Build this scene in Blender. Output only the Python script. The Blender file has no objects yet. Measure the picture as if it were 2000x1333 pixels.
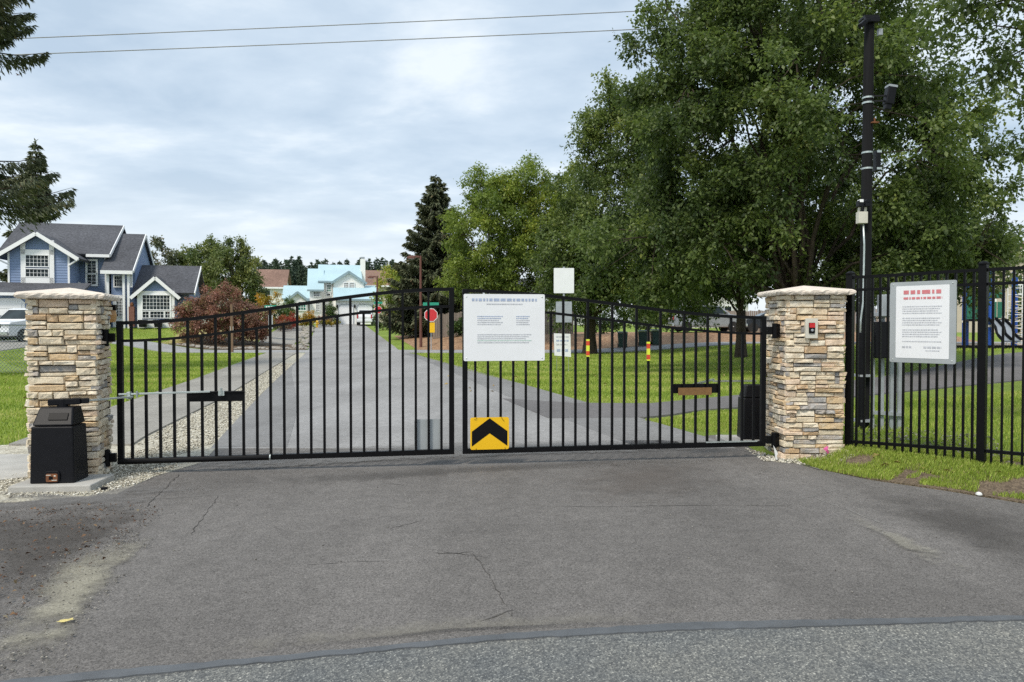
import bpy, bmesh, math, random
import numpy as np
from mathutils import Vector, Matrix, Euler
random.seed(7)
RNG = np.random.default_rng(11)
SC = bpy.context.scene
COL = SC.collection
R = math.radians
# ------------------------------------------------------------------ camera
EYE = 1.55; FPX = 1444.4; HORIZON = 637.0
PITCH = math.atan((666.5 - HORIZON) / FPX)
cd = bpy.data.cameras.new('camera'); cam = bpy.data.objects.new('camera', cd); COL.objects.link(cam)
cd.sensor_width = 36.0; cd.lens = 26.0; cd.clip_start = 0.05; cd.clip_end = 3000
cam.location = (0, 0, EYE); cam.rotation_euler = (R(90) - PITCH, 0, 0)
SC.camera = cam
# ------------------------------------------------------------------ sky
SUN_EL = R(52); SUN_FROM = Vector((-0.42, -0.72, 0)).normalized()
world = bpy.data.worlds.new('World'); SC.world = world; world.use_nodes = True
wt = world.node_tree; wt.nodes.clear()
def wn(t, **kw):
    n = wt.nodes.new(t)
    for k, v in kw.items(): setattr(n, k, v)
    return n
sky = wn('ShaderNodeTexSky', sky_type='NISHITA', sun_disc=False, sun_elevation=SUN_EL,
         sun_rotation=math.atan2(SUN_FROM.x, SUN_FROM.y), air_density=1.0, dust_density=2.0, ozone_density=1.0)
tc = wn('ShaderNodeTexCoord'); sx = wn('ShaderNodeSeparateXYZ'); wt.links.new(tc.outputs['Generated'], sx.inputs[0])
za = wn('ShaderNodeMath', operation='ABSOLUTE'); wt.links.new(sx.outputs[2], za.inputs[0])
zp = wn('ShaderNodeMath', operation='ADD'); zp.inputs[1].default_value = 0.16; wt.links.new(za.outputs[0], zp.inputs[0])
dx = wn('ShaderNodeMath', operation='DIVIDE'); wt.links.new(sx.outputs[0], dx.inputs[0]); wt.links.new(zp.outputs[0], dx.inputs[1])
dy = wn('ShaderNodeMath', operation='DIVIDE'); wt.links.new(sx.outputs[1], dy.inputs[0]); wt.links.new(zp.outputs[0], dy.inputs[1])
cx = wn('ShaderNodeCombineXYZ'); wt.links.new(dx.outputs[0], cx.inputs[0]); wt.links.new(dy.outputs[0], cx.inputs[1])
mp = wn('ShaderNodeMapping'); mp.inputs['Scale'].default_value = (0.8, 1.0, 1); mp.inputs['Location'].default_value = (3.1, 1.7, 0)
wt.links.new(cx.outputs[0], mp.inputs[0])
n1 = wn('ShaderNodeTexNoise'); n1.inputs['Scale'].default_value = 1.9; n1.inputs['Detail'].default_value = 9; n1.inputs['Roughness'].default_value = 0.56
n1.inputs['Distortion'].default_value = 0.15
wt.links.new(mp.outputs[0], n1.inputs['Vector'])
cr = wn('ShaderNodeValToRGB'); wt.links.new(n1.outputs[0], cr.inputs[0])
e = cr.color_ramp.elements
e[0].position = 0.36; e[0].color = (2.75, 3.4, 4.1, 1); e[1].position = 0.66; e[1].color = (4.75, 5.15, 5.45, 1)
mid = cr.color_ramp.elements.new(0.52); mid.color = (3.5, 4.1, 4.7, 1)
# clear sky shows faintly through the thin overcast
mx = wn('ShaderNodeMix', data_type='RGBA'); mx.inputs[0].default_value = 0.9
wt.links.new(sky.outputs[0], mx.inputs[6]); wt.links.new(cr.outputs[0], mx.inputs[7])
# pale band of thicker air towards the horizon, the same all round
hz = wn('ShaderNodeMapRange'); hz.inputs[1].default_value = 0.0; hz.inputs[2].default_value = 0.22; hz.inputs[3].default_value = 0.75; hz.inputs[4].default_value = 0.0
hz.interpolation_type = 'SMOOTHSTEP'
wt.links.new(za.outputs[0], hz.inputs[0])
mx2 = wn('ShaderNodeMix', data_type='RGBA'); wt.links.new(hz.outputs[0], mx2.inputs[0]); wt.links.new(mx.outputs[2], mx2.inputs[6])
mx2.inputs[7].default_value = (4.9, 5.2, 5.35, 1)
bg = wn('ShaderNodeBackground'); bg.inputs[1].default_value = 0.1; wt.links.new(mx2.outputs[2], bg.inputs[0])
wo = wn('ShaderNodeOutputWorld'); wt.links.new(bg.outputs[0], wo.inputs[0])
# ------------------------------------------------------------------ sun behind thin cloud
sl = bpy.data.lights.new('sun', 'SUN'); sl.energy = 1.5; sl.angle = R(12); sl.color = (1.0, 0.92, 0.8)
so = bpy.data.objects.new('sun', sl); COL.objects.link(so)
so.rotation_euler = (-(SUN_FROM * math.cos(SUN_EL) + Vector((0, 0, math.sin(SUN_EL))))).to_track_quat('-Z', 'Y').to_euler()
SC.view_settings.view_transform = 'Standard'; SC.view_settings.look = 'None'; SC.view_settings.gamma = 1
SC.view_settings.exposure = 1.0; SC.view_settings.use_curve_mapping = False
SC.render.engine = 'CYCLES'; SC.cycles.use_denoising = False
SC.cycles.max_bounces = 6; SC.cycles.transparent_max_bounces = 12; SC.cycles.diffuse_bounces = 3; SC.cycles.glossy_bounces = 3
# ------------------------------------------------------------------ geometry helpers
def ray(px, py):
    u = (px - 1000) / FPX; v = (666.5 - py) / FPX
    return Vector((u, math.cos(PITCH) + v * math.sin(PITCH), -math.sin(PITCH) + v * math.cos(PITCH)))
def at(px, py, Y):
    d = ray(px, py); return Vector((0, 0, EYE)) + d * (Y / d.y)
def gp(px, py, z=0.0):
    d = ray(px, py); t = (z - EYE) / d.z; return Vector((d.x * t, d.y * t, z))
class Frame:
    """local frame of a building or gate: origin O, turned by a about Z"""
    def __init__(s, O, a):
        s.O = Vector(O); s.a = a; s.M = Matrix.Translation(s.O) @ Matrix.Rotation(a, 4, 'Z'); s.I = s.M.inverted()
        s.n = Vector((-math.sin(a), math.cos(a), 0))
    def hit(s, px, py, c):
        d = ray(px, py); E = Vector((0, 0, EYE)); t = ((s.O - E).dot(s.n) + c) / d.dot(s.n)
        p = s.I @ (E + d * t); return p.x, p.z
    def w(s, x, y, z): return s.M @ Vector((x, y, z))
def sm(a, b, x):
    t = min(1.0, max(0.0, (x - a) / (b - a))); return t * t * (3 - 2 * t)
def xc(Y): return 1.85 - 0.2536 * Y
def hgt(X, Y):
    d = X - xc(Y); z = 0.0
    if Y > 45:
        c = 0.0405 * (Y - 46.5) * sm(46, 50, Y); c = min(c, 1.87)
        l = 1.42 * sm(46.5, 57, Y) + 0.45 * sm(57, 95, Y)
        r = 0.85 * sm(46.5, 53, Y) + 1.0 * sm(53, 95, Y)
        wl = 1 - sm(-11, -4, d); wr = sm(3.5, 9, d)
        z += c * (1 - wl - wr) + l * wl + r * wr
    z += 0.55 * sm(13, 31, Y) * sm(13, 24, d) * (1 - sm(44, 60, Y))
    s_ = ((X - 3.18) * 1.92 + (Y - 8.35) * 1.27) / 2.30
    z += 0.11 * sm(0, 0.75, s_) * (1 - sm(10, 15, Y)) * sm(2.6, 3.4, X)
    z += 0.62 * sm(28, 42, Y) * (1 - sm(-24, -19, X)) * (1 - sm(46, 52, Y))
    return z
class MB:
    def __init__(s): s.v = []; s.f = []; s.m = []
    def add(s, vs, fs, mi=0):
        b = len(s.v); s.v += [tuple(p) for p in vs]
        for f in fs: s.f.append(tuple(i + b for i in f)); s.m.append(mi)
        return s
    def box(s, c, d, M=None, mi=0):
        x, y, z = d[0] / 2, d[1] / 2, d[2] / 2; c = Vector(c)
        vs = [Vector((a * x, b * y, e * z)) for e in (-1, 1) for a, b in ((-1, -1), (1, -1), (1, 1), (-1, 1))]
        if M is not None: vs = [M @ p for p in vs]
        return s.add([p + c for p in vs], [(3, 2, 1, 0), (4, 5, 6, 7), (0, 1, 5, 4), (1, 2, 6, 5), (2, 3, 7, 6), (3, 0, 4, 7)], mi)
    def bar(s, a, b, w, h, mi=0, up=(0, 0, 1)):
        a, b = Vector(a), Vector(b); t = (b - a).normalized(); u = Vector(up)
        if abs(t.dot(u)) > 0.99: u = Vector((0, 1, 0))
        r = t.cross(u).normalized() * (w / 2); u = r.cross(t).normalized() * (h / 2)
        vs = [p + i * r + j * u for p in (a, b) for i, j in ((-1, -1), (1, -1), (1, 1), (-1, 1))]
        return s.add(vs, [(3, 2, 1, 0), (4, 5, 6, 7), (0, 1, 5, 4), (1, 2, 6, 5), (2, 3, 7, 6), (3, 0, 4, 7)], mi)
    def tube(s, pts, rad, n=8, mi=0, cap=True):
        pts = [Vector(p) for p in pts]
        if not hasattr(rad, '__len__'): rad = [rad] * len(pts)
        vs = []; ref = None
        for i, p in enumerate(pts):
            t = (pts[min(i + 1, len(pts) - 1)] - pts[max(i - 1, 0)])
            t = t.normalized() if t.length > 1e-9 else Vector((0, 0, 1))
            if ref is None: ref = Vector((1, 0, 0)) if abs(t.x) < 0.8 else Vector((0, 1, 0))
            a = (ref - t * ref.dot(t)).normalized(); ref = a; b = t.cross(a)
            for k in range(n):
                q = 2 * math.pi * k / n; vs.append(p + (a * math.cos(q) + b * math.sin(q)) * rad[i])
        fs = [(i * n + k, i * n + (k + 1) % n, (i + 1) * n + (k + 1) % n, (i + 1) * n + k) for i in range(len(pts) - 1) for k in range(n)]
        if cap: fs += [tuple(range(n))[::-1], tuple((len(pts) - 1) * n + k for k in range(n))]
        return s.add(vs, fs, mi)
    def slab(s, poly, ext, mi=0):
        poly = [Vector(p) for p in poly]; n = len(poly); ext = Vector(ext)
        vs = poly + [p + ext for p in poly]
        fs = [tuple(range(n)), tuple(range(2 * n - 1, n - 1, -1))] + [(i, i + n, (i + 1) % n + n, (i + 1) % n) for i in range(n)]
        return s.add(vs, fs, mi)
    def lathe(s, prof, c=(0, 0, 0), n=16, M=None, mi=0):
        c = Vector(c); vs = []
        for r, z in prof:
            for k in range(n):
                p = Vector((r * math.cos(2 * math.pi * k / n), r * math.sin(2 * math.pi * k / n), z))
                vs.append((M @ p if M is not None else p) + c)
        fs = [(i * n + k, i * n + (k + 1) % n, (i + 1) * n + (k + 1) % n, (i + 1) * n + k) for i in range(len(prof) - 1) for k in range(n)]
        fs += [tuple(range(n))[::-1], tuple((len(prof) - 1) * n + k for k in range(n))]
        return s.add(vs, fs, mi)
    def mesh(s, name, mats, smooth=False):
        me = bpy.data.meshes.new(name); me.from_pydata(s.v, [], s.f)
        if not isinstance(mats, (list, tuple)): mats = [mats]
        for m in mats: me.materials.append(m)
        if len(mats) > 1: me.polygons.foreach_set('material_index', s.m)
        bm = bmesh.new(); bm.from_mesh(me); bmesh.ops.recalc_face_normals(bm, faces=bm.faces); bm.to_mesh(me); bm.free()
        if smooth: me.polygons.foreach_set('use_smooth', [True] * len(me.polygons))
        me.update(); return me
    def build(s, name, mats, parent=None, bevel=0, smooth=False, world=False):
        o = bpy.data.objects.new(name, s.mesh(name, mats, smooth)); COL.objects.link(o)
        if parent is not None:
            o.parent = parent
            if world: o.matrix_parent_inverse = basis(parent).inverted()
        if bevel:
            b = o.modifiers.new('bevel', 'BEVEL'); b.width = bevel; b.segments = 2; b.limit_method = 'ANGLE'; b.angle_limit = R(40)
        return o
def basis(o):
    m = Matrix.Translation(o.location) @ o.rotation_euler.to_matrix().to_4x4()
    return basis(o.parent) @ o.matrix_parent_inverse @ m if o.parent else m
def tag(o, label, cat, group=None):
    o['label'] = label; o['category'] = cat
    if group: o['group'] = group
    return o
def thing(name, label, cat, loc=(0, 0, 0), rz=0, group=None):
    o = bpy.data.objects.new(name, None); COL.objects.link(o); o.empty_display_size = 0.1
    o.location = loc; o.rotation_euler = (0, 0, rz); return tag(o, label, cat, group)
def kind(o, k): o['kind'] = k; return o
def copy_tree(o, parent=None):
    c = o.copy(); COL.objects.link(c); c.parent = parent
    for ch in [x for x in o.children]: copy_tree(ch, c)
    return c
def raw_mesh(name, V, loops, nper, mat, tint=None, smooth=False):
    """V (n,3), faces all with nper corners"""
    me = bpy.data.meshes.new(name); nf = len(loops) // nper
    me.vertices.add(len(V)); me.vertices.foreach_set('co', np.asarray(V, np.float32).ravel())
    me.loops.add(len(loops)); me.loops.foreach_set('vertex_index', np.asarray(loops, np.int32))
    me.polygons.add(nf); me.polygons.foreach_set('loop_start', np.arange(0, nf * nper, nper, dtype=np.int32))
    if tint is not None:
        a = me.attributes.new('tint', 'FLOAT', 'FACE'); a.data.foreach_set('value', np.asarray(tint, np.float32))
    me.materials.append(mat); me.update(calc_edges=True); me.validate(); return me
# ------------------------------------------------------------------ material helpers
class NT:
    def __init__(s, name):
        s.m = bpy.data.materials.new(name); s.m.use_nodes = True; s.t = s.m.node_tree
        s.b = s.t.nodes['Principled BSDF']; s.out = s.t.nodes['Material Output']; s._c = None
    def n(s, t, **kw):
        x = s.t.nodes.new(t)
        for k, v in kw.items(): setattr(x, k, v)
        return x
    def l(s, a, b): s.t.links.new(a, b)
    def co(s):
        if s._c is None: s._c = s.n('ShaderNodeTexCoord').outputs['Object']
        return s._c
    def mapped(s, scale, rot=(0, 0, 0)):
        m = s.n('ShaderNodeMapping'); m.inputs['Scale'].default_value = scale; m.inputs['Rotation'].default_value = rot
        s.l(s.co(), m.inputs[0]); return m.outputs[0]
    def noise(s, scale, detail=4, rough=0.6, vec=None, dist=0):
        x = s.n('ShaderNodeTexNoise'); x.inputs['Scale'].default_value = scale; x.inputs['Detail'].default_value = detail
        x.inputs['Roughness'].default_value = rough; x.inputs['Distortion'].default_value = dist
        s.l(vec if vec is not None else s.co(), x.inputs['Vector']); return x.outputs[0]
    def vor(s, scale, out='Color', vec=None, feature='F1'):
        x = s.n('ShaderNodeTexVoronoi', feature=feature); x.inputs['Scale'].default_value = scale
        s.l(vec if vec is not None else s.co(), x.inputs['Vector']); return x.outputs[out]
    def ramp(s, fac, stops, interp='LINEAR'):
        x = s.n('ShaderNodeValToRGB'); s.l(fac, x.inputs[0]); cr = x.color_ramp; cr.interpolation = interp
        while len(cr.elements) < len(stops): cr.elements.new(0.5)
        for el, (p, c) in zip(cr.elements, stops):
            el.position = p; el.color = (c[0], c[1], c[2], 1) if hasattr(c, '__len__') else (c, c, c, 1)
        return x.outputs[0]
    def mix(s, fac, a, b, mode='MIX'):
        x = s.n('ShaderNodeMix', data_type='RGBA', blend_type=mode)
        for sock, v in ((x.inputs[0], fac), (x.inputs[6], a), (x.inputs[7], b)):
            if hasattr(v, 'is_linked') or isinstance(v, bpy.types.NodeSocket): s.l(v, sock)
            elif hasattr(v, '__len__'): sock.default_value = (v[0], v[1], v[2], 1)
            else: sock.default_value = v
        return x.outputs[2]
    def math(s, op, a, b=0.0, clamp=False):
        x = s.n('ShaderNodeMath', operation=op, use_clamp=clamp)
        for sock, v in ((x.inputs[0], a), (x.inputs[1], b)):
            if isinstance(v, bpy.types.NodeSocket): s.l(v, sock)
            else: sock.default_value = v
        return x.outputs[0]
    def bump(s, h, strength=0.3, dist=0.01):
        x = s.n('ShaderNodeBump'); x.inputs['Strength'].default_value = strength; x.inputs['Distance'].default_value = dist
        s.l(h, x.inputs['Height']); s.l(x.outputs[0], s.b.inputs['Normal'])
    def col(s, c):
        if isinstance(c, bpy.types.NodeSocket): s.l(c, s.b.inputs['Base Color'])
        else: s.b.inputs['Base Color'].default_value = (c[0], c[1], c[2], 1)
    def set(s, rough=0.6, metal=0.0, spec=None):
        s.b.inputs['Roughness'].default_value = rough; s.b.inputs['Metallic'].default_value = metal
        if spec is not None: s.b.inputs['Specular IOR Level'].default_value = spec
        return s.m
def plain(name, c, rough=0.6, metal=0.0, var=0.12, scale=6.0, bump=0.0, bscale=80.0, spec=None):
    n = NT(name); lo = [x * (1 - var) for x in c]; hi = [min(1, x * (1 + var)) for x in c]
    n.col(n.ramp(n.noise(scale, 5), [(0.3, lo), (0.7, hi)]))
    if bump: n.bump(n.noise(bscale, 3), bump, 0.01)
    return n.set(rough, metal, spec)
# ================================================================== materials
def m_asphalt(name, c, warm=1.0, speck=0.35, patch=0.2):
    n = NT(name)
    base = n.ramp(n.noise(0.42, 8, 0.66, dist=0.5), [(0.28, [x * (1 - patch) for x in c]), (0.5, c), (0.75, [x * (1 + patch) for x in c])])
    tyre = n.ramp(n.noise(1.0, 4, 0.6, vec=n.mapped((0.9, 0.16, 1), (0, 0, R(12)))), [(0.35, (0.86, 0.85, 0.84)), (0.6, (1.06, 1.05, 1.04))])
    base = n.mix(1.0, base, tyre, 'MULTIPLY')
    sp = n.ramp(n.vor(120, 'Color'), [(0.0, 1 - speck), (0.55, 1.0), (0.93, 1 + speck * 0.5), (1.0, 1 + speck * 2.2)])
    base = n.mix(1.0, base, sp, 'MULTIPLY')
    grit = n.ramp(n.noise(210, 3, 0.7), [(0.3, 0.52), (0.72, 1.52)])
    mott = n.ramp(n.noise(7, 6, 0.7), [(0.3, 0.86), (0.7, 1.13)])
    n.col(n.mix(1.0, n.mix(1.0, base, grit, 'MULTIPLY'), mott, 'MULTIPLY'))
    n.bump(n.noise(170, 4, 0.7), 0.55, 0.006); return n.set(0.86, 0, 0.35)
def m_chip():
    n = NT('chip_seal')
    c = n.ramp(n.vor(112, 'Color'), [(0.0, (0.08, 0.084, 0.088)), (0.4, (0.15, 0.154, 0.154)), (0.78, (0.26, 0.26, 0.245)), (1.0, (0.56, 0.55, 0.5))])
    big = n.ramp(n.noise(1.3, 5, 0.6), [(0.32, (0.74, 0.78, 0.82)), (0.68, (1.12, 1.1, 1.04))])
    gap = n.ramp(n.vor(112, 'Distance', feature='DISTANCE_TO_EDGE'), [(0.0, 0.45), (0.09, 1.0)])
    n.col(n.mix(1.0, n.mix(1.0, c, big, 'MULTIPLY'), gap, 'MULTIPLY'))
    n.bump(n.vor(112, 'Distance'), 0.7, 0.006); return n.set(0.8, 0, 0.35)
def m_lawn(name, a, b, c):
    n = NT(name)
    g = n.ramp(n.noise(0.35, 9, 0.72), [(0.3, a), (0.52, b), (0.72, c)])
    f = n.ramp(n.noise(55, 4, 0.75), [(0.3, 0.55), (0.7, 1.35)])
    n.col(n.mix(1.0, g, f, 'MULTIPLY')); n.bump(n.noise(60, 4, 0.8), 0.9, 0.03); return n.set(0.85, 0, 0.2)
def m_gravel(name, cols, scale=55):
    n = NT(name)
    c = n.ramp(n.vor(scale, 'Color'), [(i / (len(cols) - 1), k) for i, k in enumerate(cols)])
    n.col(n.mix(1.0, c, n.ramp(n.noise(3, 4), [(0.3, 0.75), (0.7, 1.15)]), 'MULTIPLY'))
    n.bump(n.vor(scale, 'Distance'), 0.8, 0.012); return n.set(0.9, 0, 0.3)
def m_decal(name, c, thr=0.5, soft=0.25, scale=6, var=0.35, amount=1.0, streak=(1, 1, 1)):
    """thin film (dust, dirt, litter) that thins out along a ragged edge: 'fade' is 1 in its middle"""
    n = NT(name); at_ = n.n('ShaderNodeAttribute', attribute_name='fade')
    ns = n.noise(scale, 8, 0.72, vec=n.mapped(streak)); s_ = n.math('ADD', at_.outputs['Fac'], n.math('MULTIPLY', n.math('SUBTRACT', ns, 0.5), 1.9))
    mr = n.n('ShaderNodeMapRange', interpolation_type='SMOOTHSTEP'); mr.inputs[1].default_value = thr - soft; mr.inputs[2].default_value = thr + soft
    n.l(s_, mr.inputs[0])
    fine = n.ramp(n.noise(110, 3, 0.7), [(0.3, 0.55), (0.62, 1.0)])
    al = n.math('MULTIPLY', n.math('MULTIPLY', mr.outputs[0], amount), fine, True)
    n.col(n.ramp(n.noise(70, 4, 0.75), [(0.3, [x * (1 - var) for x in c]), (0.7, [min(1, x * (1 + var)) for x in c])]))
    n.l(al, n.b.inputs['Alpha']); return n.set(0.95, 0, 0.2)
def m_stone():
    n = NT('ledge_stone'); oi = n.n('ShaderNodeObjectInfo')
    pal = [(0.0, (0.76, 0.66, 0.49)), (0.2, (0.83, 0.75, 0.6)), (0.36, (0.68, 0.51, 0.31)), (0.46, (0.75, 0.6, 0.42)),
           (0.58, (0.8, 0.7, 0.54)), (0.74, (0.77, 0.61, 0.46)), (0.84, (0.33, 0.325, 0.315)), (0.91, (0.46, 0.44, 0.42)), (0.95, (0.56, 0.39, 0.23))]
    b = n.ramp(oi.outputs['Random'], pal, 'CONSTANT')
    ax = n.n('ShaderNodeCombineXYZ'); n.l(n.math('MULTIPLY', oi.outputs['Random'], 37.0), ax.inputs[0])
    ge = n.n('ShaderNodeNewGeometry')
    av = n.n('ShaderNodeVectorMath', operation='ADD'); n.l(ge.outputs['Position'], av.inputs[0]); n.l(ax.outputs[0], av.inputs[1])
    v = av.outputs[0]
    b = n.mix(n.ramp(n.noise(9, 5, 0.65, vec=v), [(0.46, 0.0), (0.7, 0.6)]), b, (0.56, 0.43, 0.29))
    b = n.mix(n.ramp(n.noise(16, 5, 0.7, vec=v), [(0.55, 0.0), (0.72, 0.55)]), b, (0.86, 0.82, 0.74))
    b = n.mix(1.0, b, n.ramp(n.noise(60, 4, 0.7, vec=v), [(0.3, 0.72), (0.7, 1.2)]), 'MULTIPLY')
    n.col(b)
    bp = n.n('ShaderNodeBump'); bp.inputs['Strength'].default_value = 0.8; bp.inputs['Distance'].default_value = 0.012
    n.l(n.noise(38, 6, 0.7, vec=v), bp.inputs['Height']); n.l(bp.outputs[0], n.b.inputs['Normal'])
    return n.set(0.85, 0, 0.3)
def m_leaf(name, stops, trans=0.3, rough=0.5, tcol=None):
    n = NT(name); a = n.n('ShaderNodeAttribute', attribute_name='tint')
    c = n.ramp(a.outputs['Fac'], stops); n.col(c)
    tr = n.n('ShaderNodeBsdfTranslucent'); hs = n.n('ShaderNodeHueSaturation'); hs.inputs['Value'].default_value = 1.5; hs.inputs['Saturation'].default_value = 1.1
    n.l(c, hs.inputs['Color']); n.l(hs.outputs[0], tr.inputs['Color'])
    mixs = n.n('ShaderNodeMixShader'); mixs.inputs[0].default_value = trans
    n.l(n.b.outputs[0], mixs.inputs[1]); n.l(tr.outputs[0], mixs.inputs[2]); n.l(mixs.outputs[0], n.out.inputs[0])
    return n.set(rough, 0, 0.4)
def m_shingle(name, c):
    n = NT(name)
    br = n.n('ShaderNodeTexNoise'); v = n.mapped((3, 3, 9))
    k = n.ramp(n.noise(2.2, 4, 0.7, vec=v), [(0.3, [x * 0.5 for x in c]), (0.7, [x * 1.6 for x in c])])
    n.col(n.mix(1.0, k, n.ramp(n.noise(0.4, 4), [(0.3, 0.8), (0.7, 1.18)]), 'MULTIPLY'))
    n.bump(n.noise(4, 4, 0.7, vec=v), 0.5, 0.03); return n.set(0.9, 0, 0.25)
def m_bark(name, c):
    n = NT(name); v = n.mapped((9, 9, 1.6))
    n.col(n.ramp(n.noise(1.2, 6, 0.7, vec=v), [(0.3, [x * 0.55 for x in c]), (0.55, c), (0.8, [x * 1.5 for x in c])]))
    n.bump(n.noise(1.6, 6, 0.75, vec=v), 0.9, 0.05); return n.set(0.95, 0, 0.15)
def m_wood(name, c, scale=1.0):
    n = NT(name); v = n.mapped((14 * scale, 14 * scale, 0.7 * scale))
    n.col(n.ramp(n.noise(1.5, 6, 0.7, vec=v), [(0.3, [x * 0.6 for x in c]), (0.7, [x * 1.35 for x in c])]))
    n.bump(n.noise(2.0, 6, 0.7, vec=v), 0.5, 0.01); return n.set(0.85, 0, 0.2)
def m_glass(name, c=(0.02, 0.03, 0.035), rough=0.06):
    n = NT(name); n.col(n.ramp(n.noise(0.8, 3), [(0.35, [x * 0.5 for x in c]), (0.7, [x * 1.8 for x in c])])); return n.set(rough, 0, 0.2)
def m_sheet(name, stops_fn, rough=0.4): pass
M = {}
M['apron'] = m_asphalt('driveway_asphalt', (0.158, 0.15, 0.143), speck=0.5, patch=0.17)
M['road'] = m_asphalt('weathered_asphalt', (0.31, 0.31, 0.31), speck=0.35, patch=0.13)
M['road_dark'] = m_asphalt('edge_asphalt', (0.235, 0.236, 0.237), speck=0.3, patch=0.14)
M['path'] = m_asphalt('path_asphalt', (0.165, 0.16, 0.162), speck=0.25, patch=0.12)
M['street'] = m_asphalt('pale_street', (0.34, 0.345, 0.35), speck=0.2, patch=0.08)
M['patch'] = m_asphalt('patch_asphalt', (0.105, 0.1, 0.097), speck=0.25, patch=0.18)
M['tarlip'] = m_asphalt('gate_band_asphalt', (0.2, 0.195, 0.188), speck=0.5, patch=0.12)
M['chip'] = m_chip()
M['tar'] = plain('tar_seal', (0.1, 0.107, 0.115), 0.55, 0, 0.2, 5, 0.3, 90)
M['crack'] = plain('crack_dark', (0.055, 0.051, 0.047), 0.95, 0, 0.3, 20)
M['scratch'] = plain('pale_scrape', (0.21, 0.203, 0.19), 0.95, 0, 0.3, 12)
M['lawn'] = m_lawn('lawn_ground', (0.15, 0.225, 0.035), (0.225, 0.31, 0.055), (0.3, 0.37, 0.085))
M['dry'] = m_lawn('dry_lawn_ground', (0.36, 0.29, 0.12), (0.48, 0.4, 0.2), (0.3, 0.3, 0.1))
M['soil'] = m_gravel('bare_soil', [(0.065, 0.048, 0.034), (0.130, 0.098, 0.068), (0.221, 0.169, 0.117), (0.091, 0.065, 0.046)], 60)
M['mulch'] = m_gravel('bark_mulch', [(0.16, 0.075, 0.045), (0.3, 0.17, 0.1), (0.44, 0.3, 0.18), (0.22, 0.11, 0.07)], 14)
M['gravel'] = m_gravel('gravel_bed', [(0.2, 0.18, 0.14), (0.42, 0.39, 0.31), (0.58, 0.55, 0.45), (0.68, 0.66, 0.58)], 45)
M['conc'] = plain('concrete', (0.42, 0.41, 0.38), 0.9, 0, 0.16, 3, 0.4, 120)
M['walk'] = m_asphalt('sidewalk_concrete', (0.31, 0.3, 0.272), speck=0.3, patch=0.2)
M['pebble'] = m_stone()
M['stone'] = M['pebble']
M['cap'] = plain('cast_cap_stone', (0.72, 0.64, 0.55), 0.9, 0, 0.1, 9, 0.5, 60)
M['core'] = plain('mortar', (0.2, 0.17, 0.14), 0.95, 0, 0.3, 20, 0.4, 40)
M['black'] = plain('black_powder_coat', (0.0042, 0.0042, 0.005), 0.42, 0, 0.25, 14, 0.05, 200, 0.16)
M['blackp'] = plain('black_plastic', (0.0065, 0.0068, 0.009), 0.42, 0, 0.15, 8, 0.1, 260, 0.22)
M['galv'] = plain('galvanised_steel', (0.55, 0.6, 0.58), 0.38, 0.75, 0.15, 14)
M['steel'] = plain('grey_steel', (0.36, 0.39, 0.42), 0.5, 0.3, 0.14, 9)
M['alu'] = plain('bare_sign_aluminium', (0.42, 0.45, 0.46), 0.45, 0.35, 0.07, 5)
M['yellow'] = plain('reflective_yellow', (0.85, 0.5, 0.004), 0.45, 0, 0.05, 4)
M['print'] = plain('black_print', (0.005, 0.005, 0.006), 0.6, 0, 0.1, 4, 0, 80, 0.15)
M['white'] = plain('white_sign_face', (0.8, 0.82, 0.84), 0.4, 0, 0.03, 4)
M['ink_blue'] = plain('faded_blue_print', (0.38, 0.45, 0.6), 0.5, 0, 0.2, 30)
M['ink_grey'] = plain('faded_grey_print', (0.5, 0.52, 0.56), 0.5, 0, 0.2, 30)
M['ink_green'] = plain('faded_green_print', (0.45, 0.62, 0.55), 0.5, 0, 0.2, 30)
M['ink_red'] = plain('faded_red_print', (0.62, 0.2, 0.22), 0.5, 0, 0.12, 30)
M['red'] = plain('red_plastic', (0.55, 0.02, 0.025), 0.4, 0, 0.1, 8)
M['signred'] = plain('red_sign_face', (0.6, 0.03, 0.04), 0.4, 0, 0.08, 4)
M['signgreen'] = plain('green_sign_face', (0.02, 0.3, 0.2), 0.4, 0, 0.08, 4)
M['tape_red'] = plain('red_reflective_tape', (0.65, 0.07, 0.02), 0.35, 0, 0.15, 60)
M['tape_lime'] = plain('lime_reflective_tape', (0.75, 0.82, 0.05), 0.35, 0, 0.1, 60)
M['amber'] = plain('amber_tape', (0.2, 0.105, 0.035), 0.5, 0, 0.2, 40)
M['pink'] = plain('pink_flagging', (0.85, 0.16, 0.42), 0.55, 0, 0.1, 20)
M['plate'] = plain('cream_switch_plate', (0.62, 0.6, 0.52), 0.45, 0, 0.08, 10)
M['pole'] = m_wood('black_stained_wood', (0.012, 0.012, 0.0135))
M['rust'] = plain('rusty_steel', (0.2, 0.08, 0.035), 0.8, 0.2, 0.35, 40)
M['lamp_brown'] = plain('brown_painted_steel', (0.14, 0.055, 0.042), 0.55, 0, 0.12, 8)
M['boards'] = m_wood('weathered_fence_wood', (0.27, 0.23, 0.2), 0.6)
M['post_wood'] = m_wood('brown_post_wood', (0.2, 0.13, 0.09), 0.6)
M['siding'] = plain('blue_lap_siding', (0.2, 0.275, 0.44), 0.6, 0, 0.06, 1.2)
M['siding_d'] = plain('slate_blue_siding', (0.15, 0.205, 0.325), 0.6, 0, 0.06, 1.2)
M['trim'] = plain('white_trim', (0.88, 0.89, 0.9), 0.5, 0, 0.03, 2)
M['roof'] = m_shingle('charcoal_shingle', (0.085, 0.088, 0.1))
M['roof_brown'] = m_shingle('brown_shingle', (0.22, 0.14, 0.11))
M['roof_blue'] = plain('pale_blue_metal_roof', (0.43, 0.59, 0.65), 0.55, 0, 0.06, 0.5)
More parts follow.
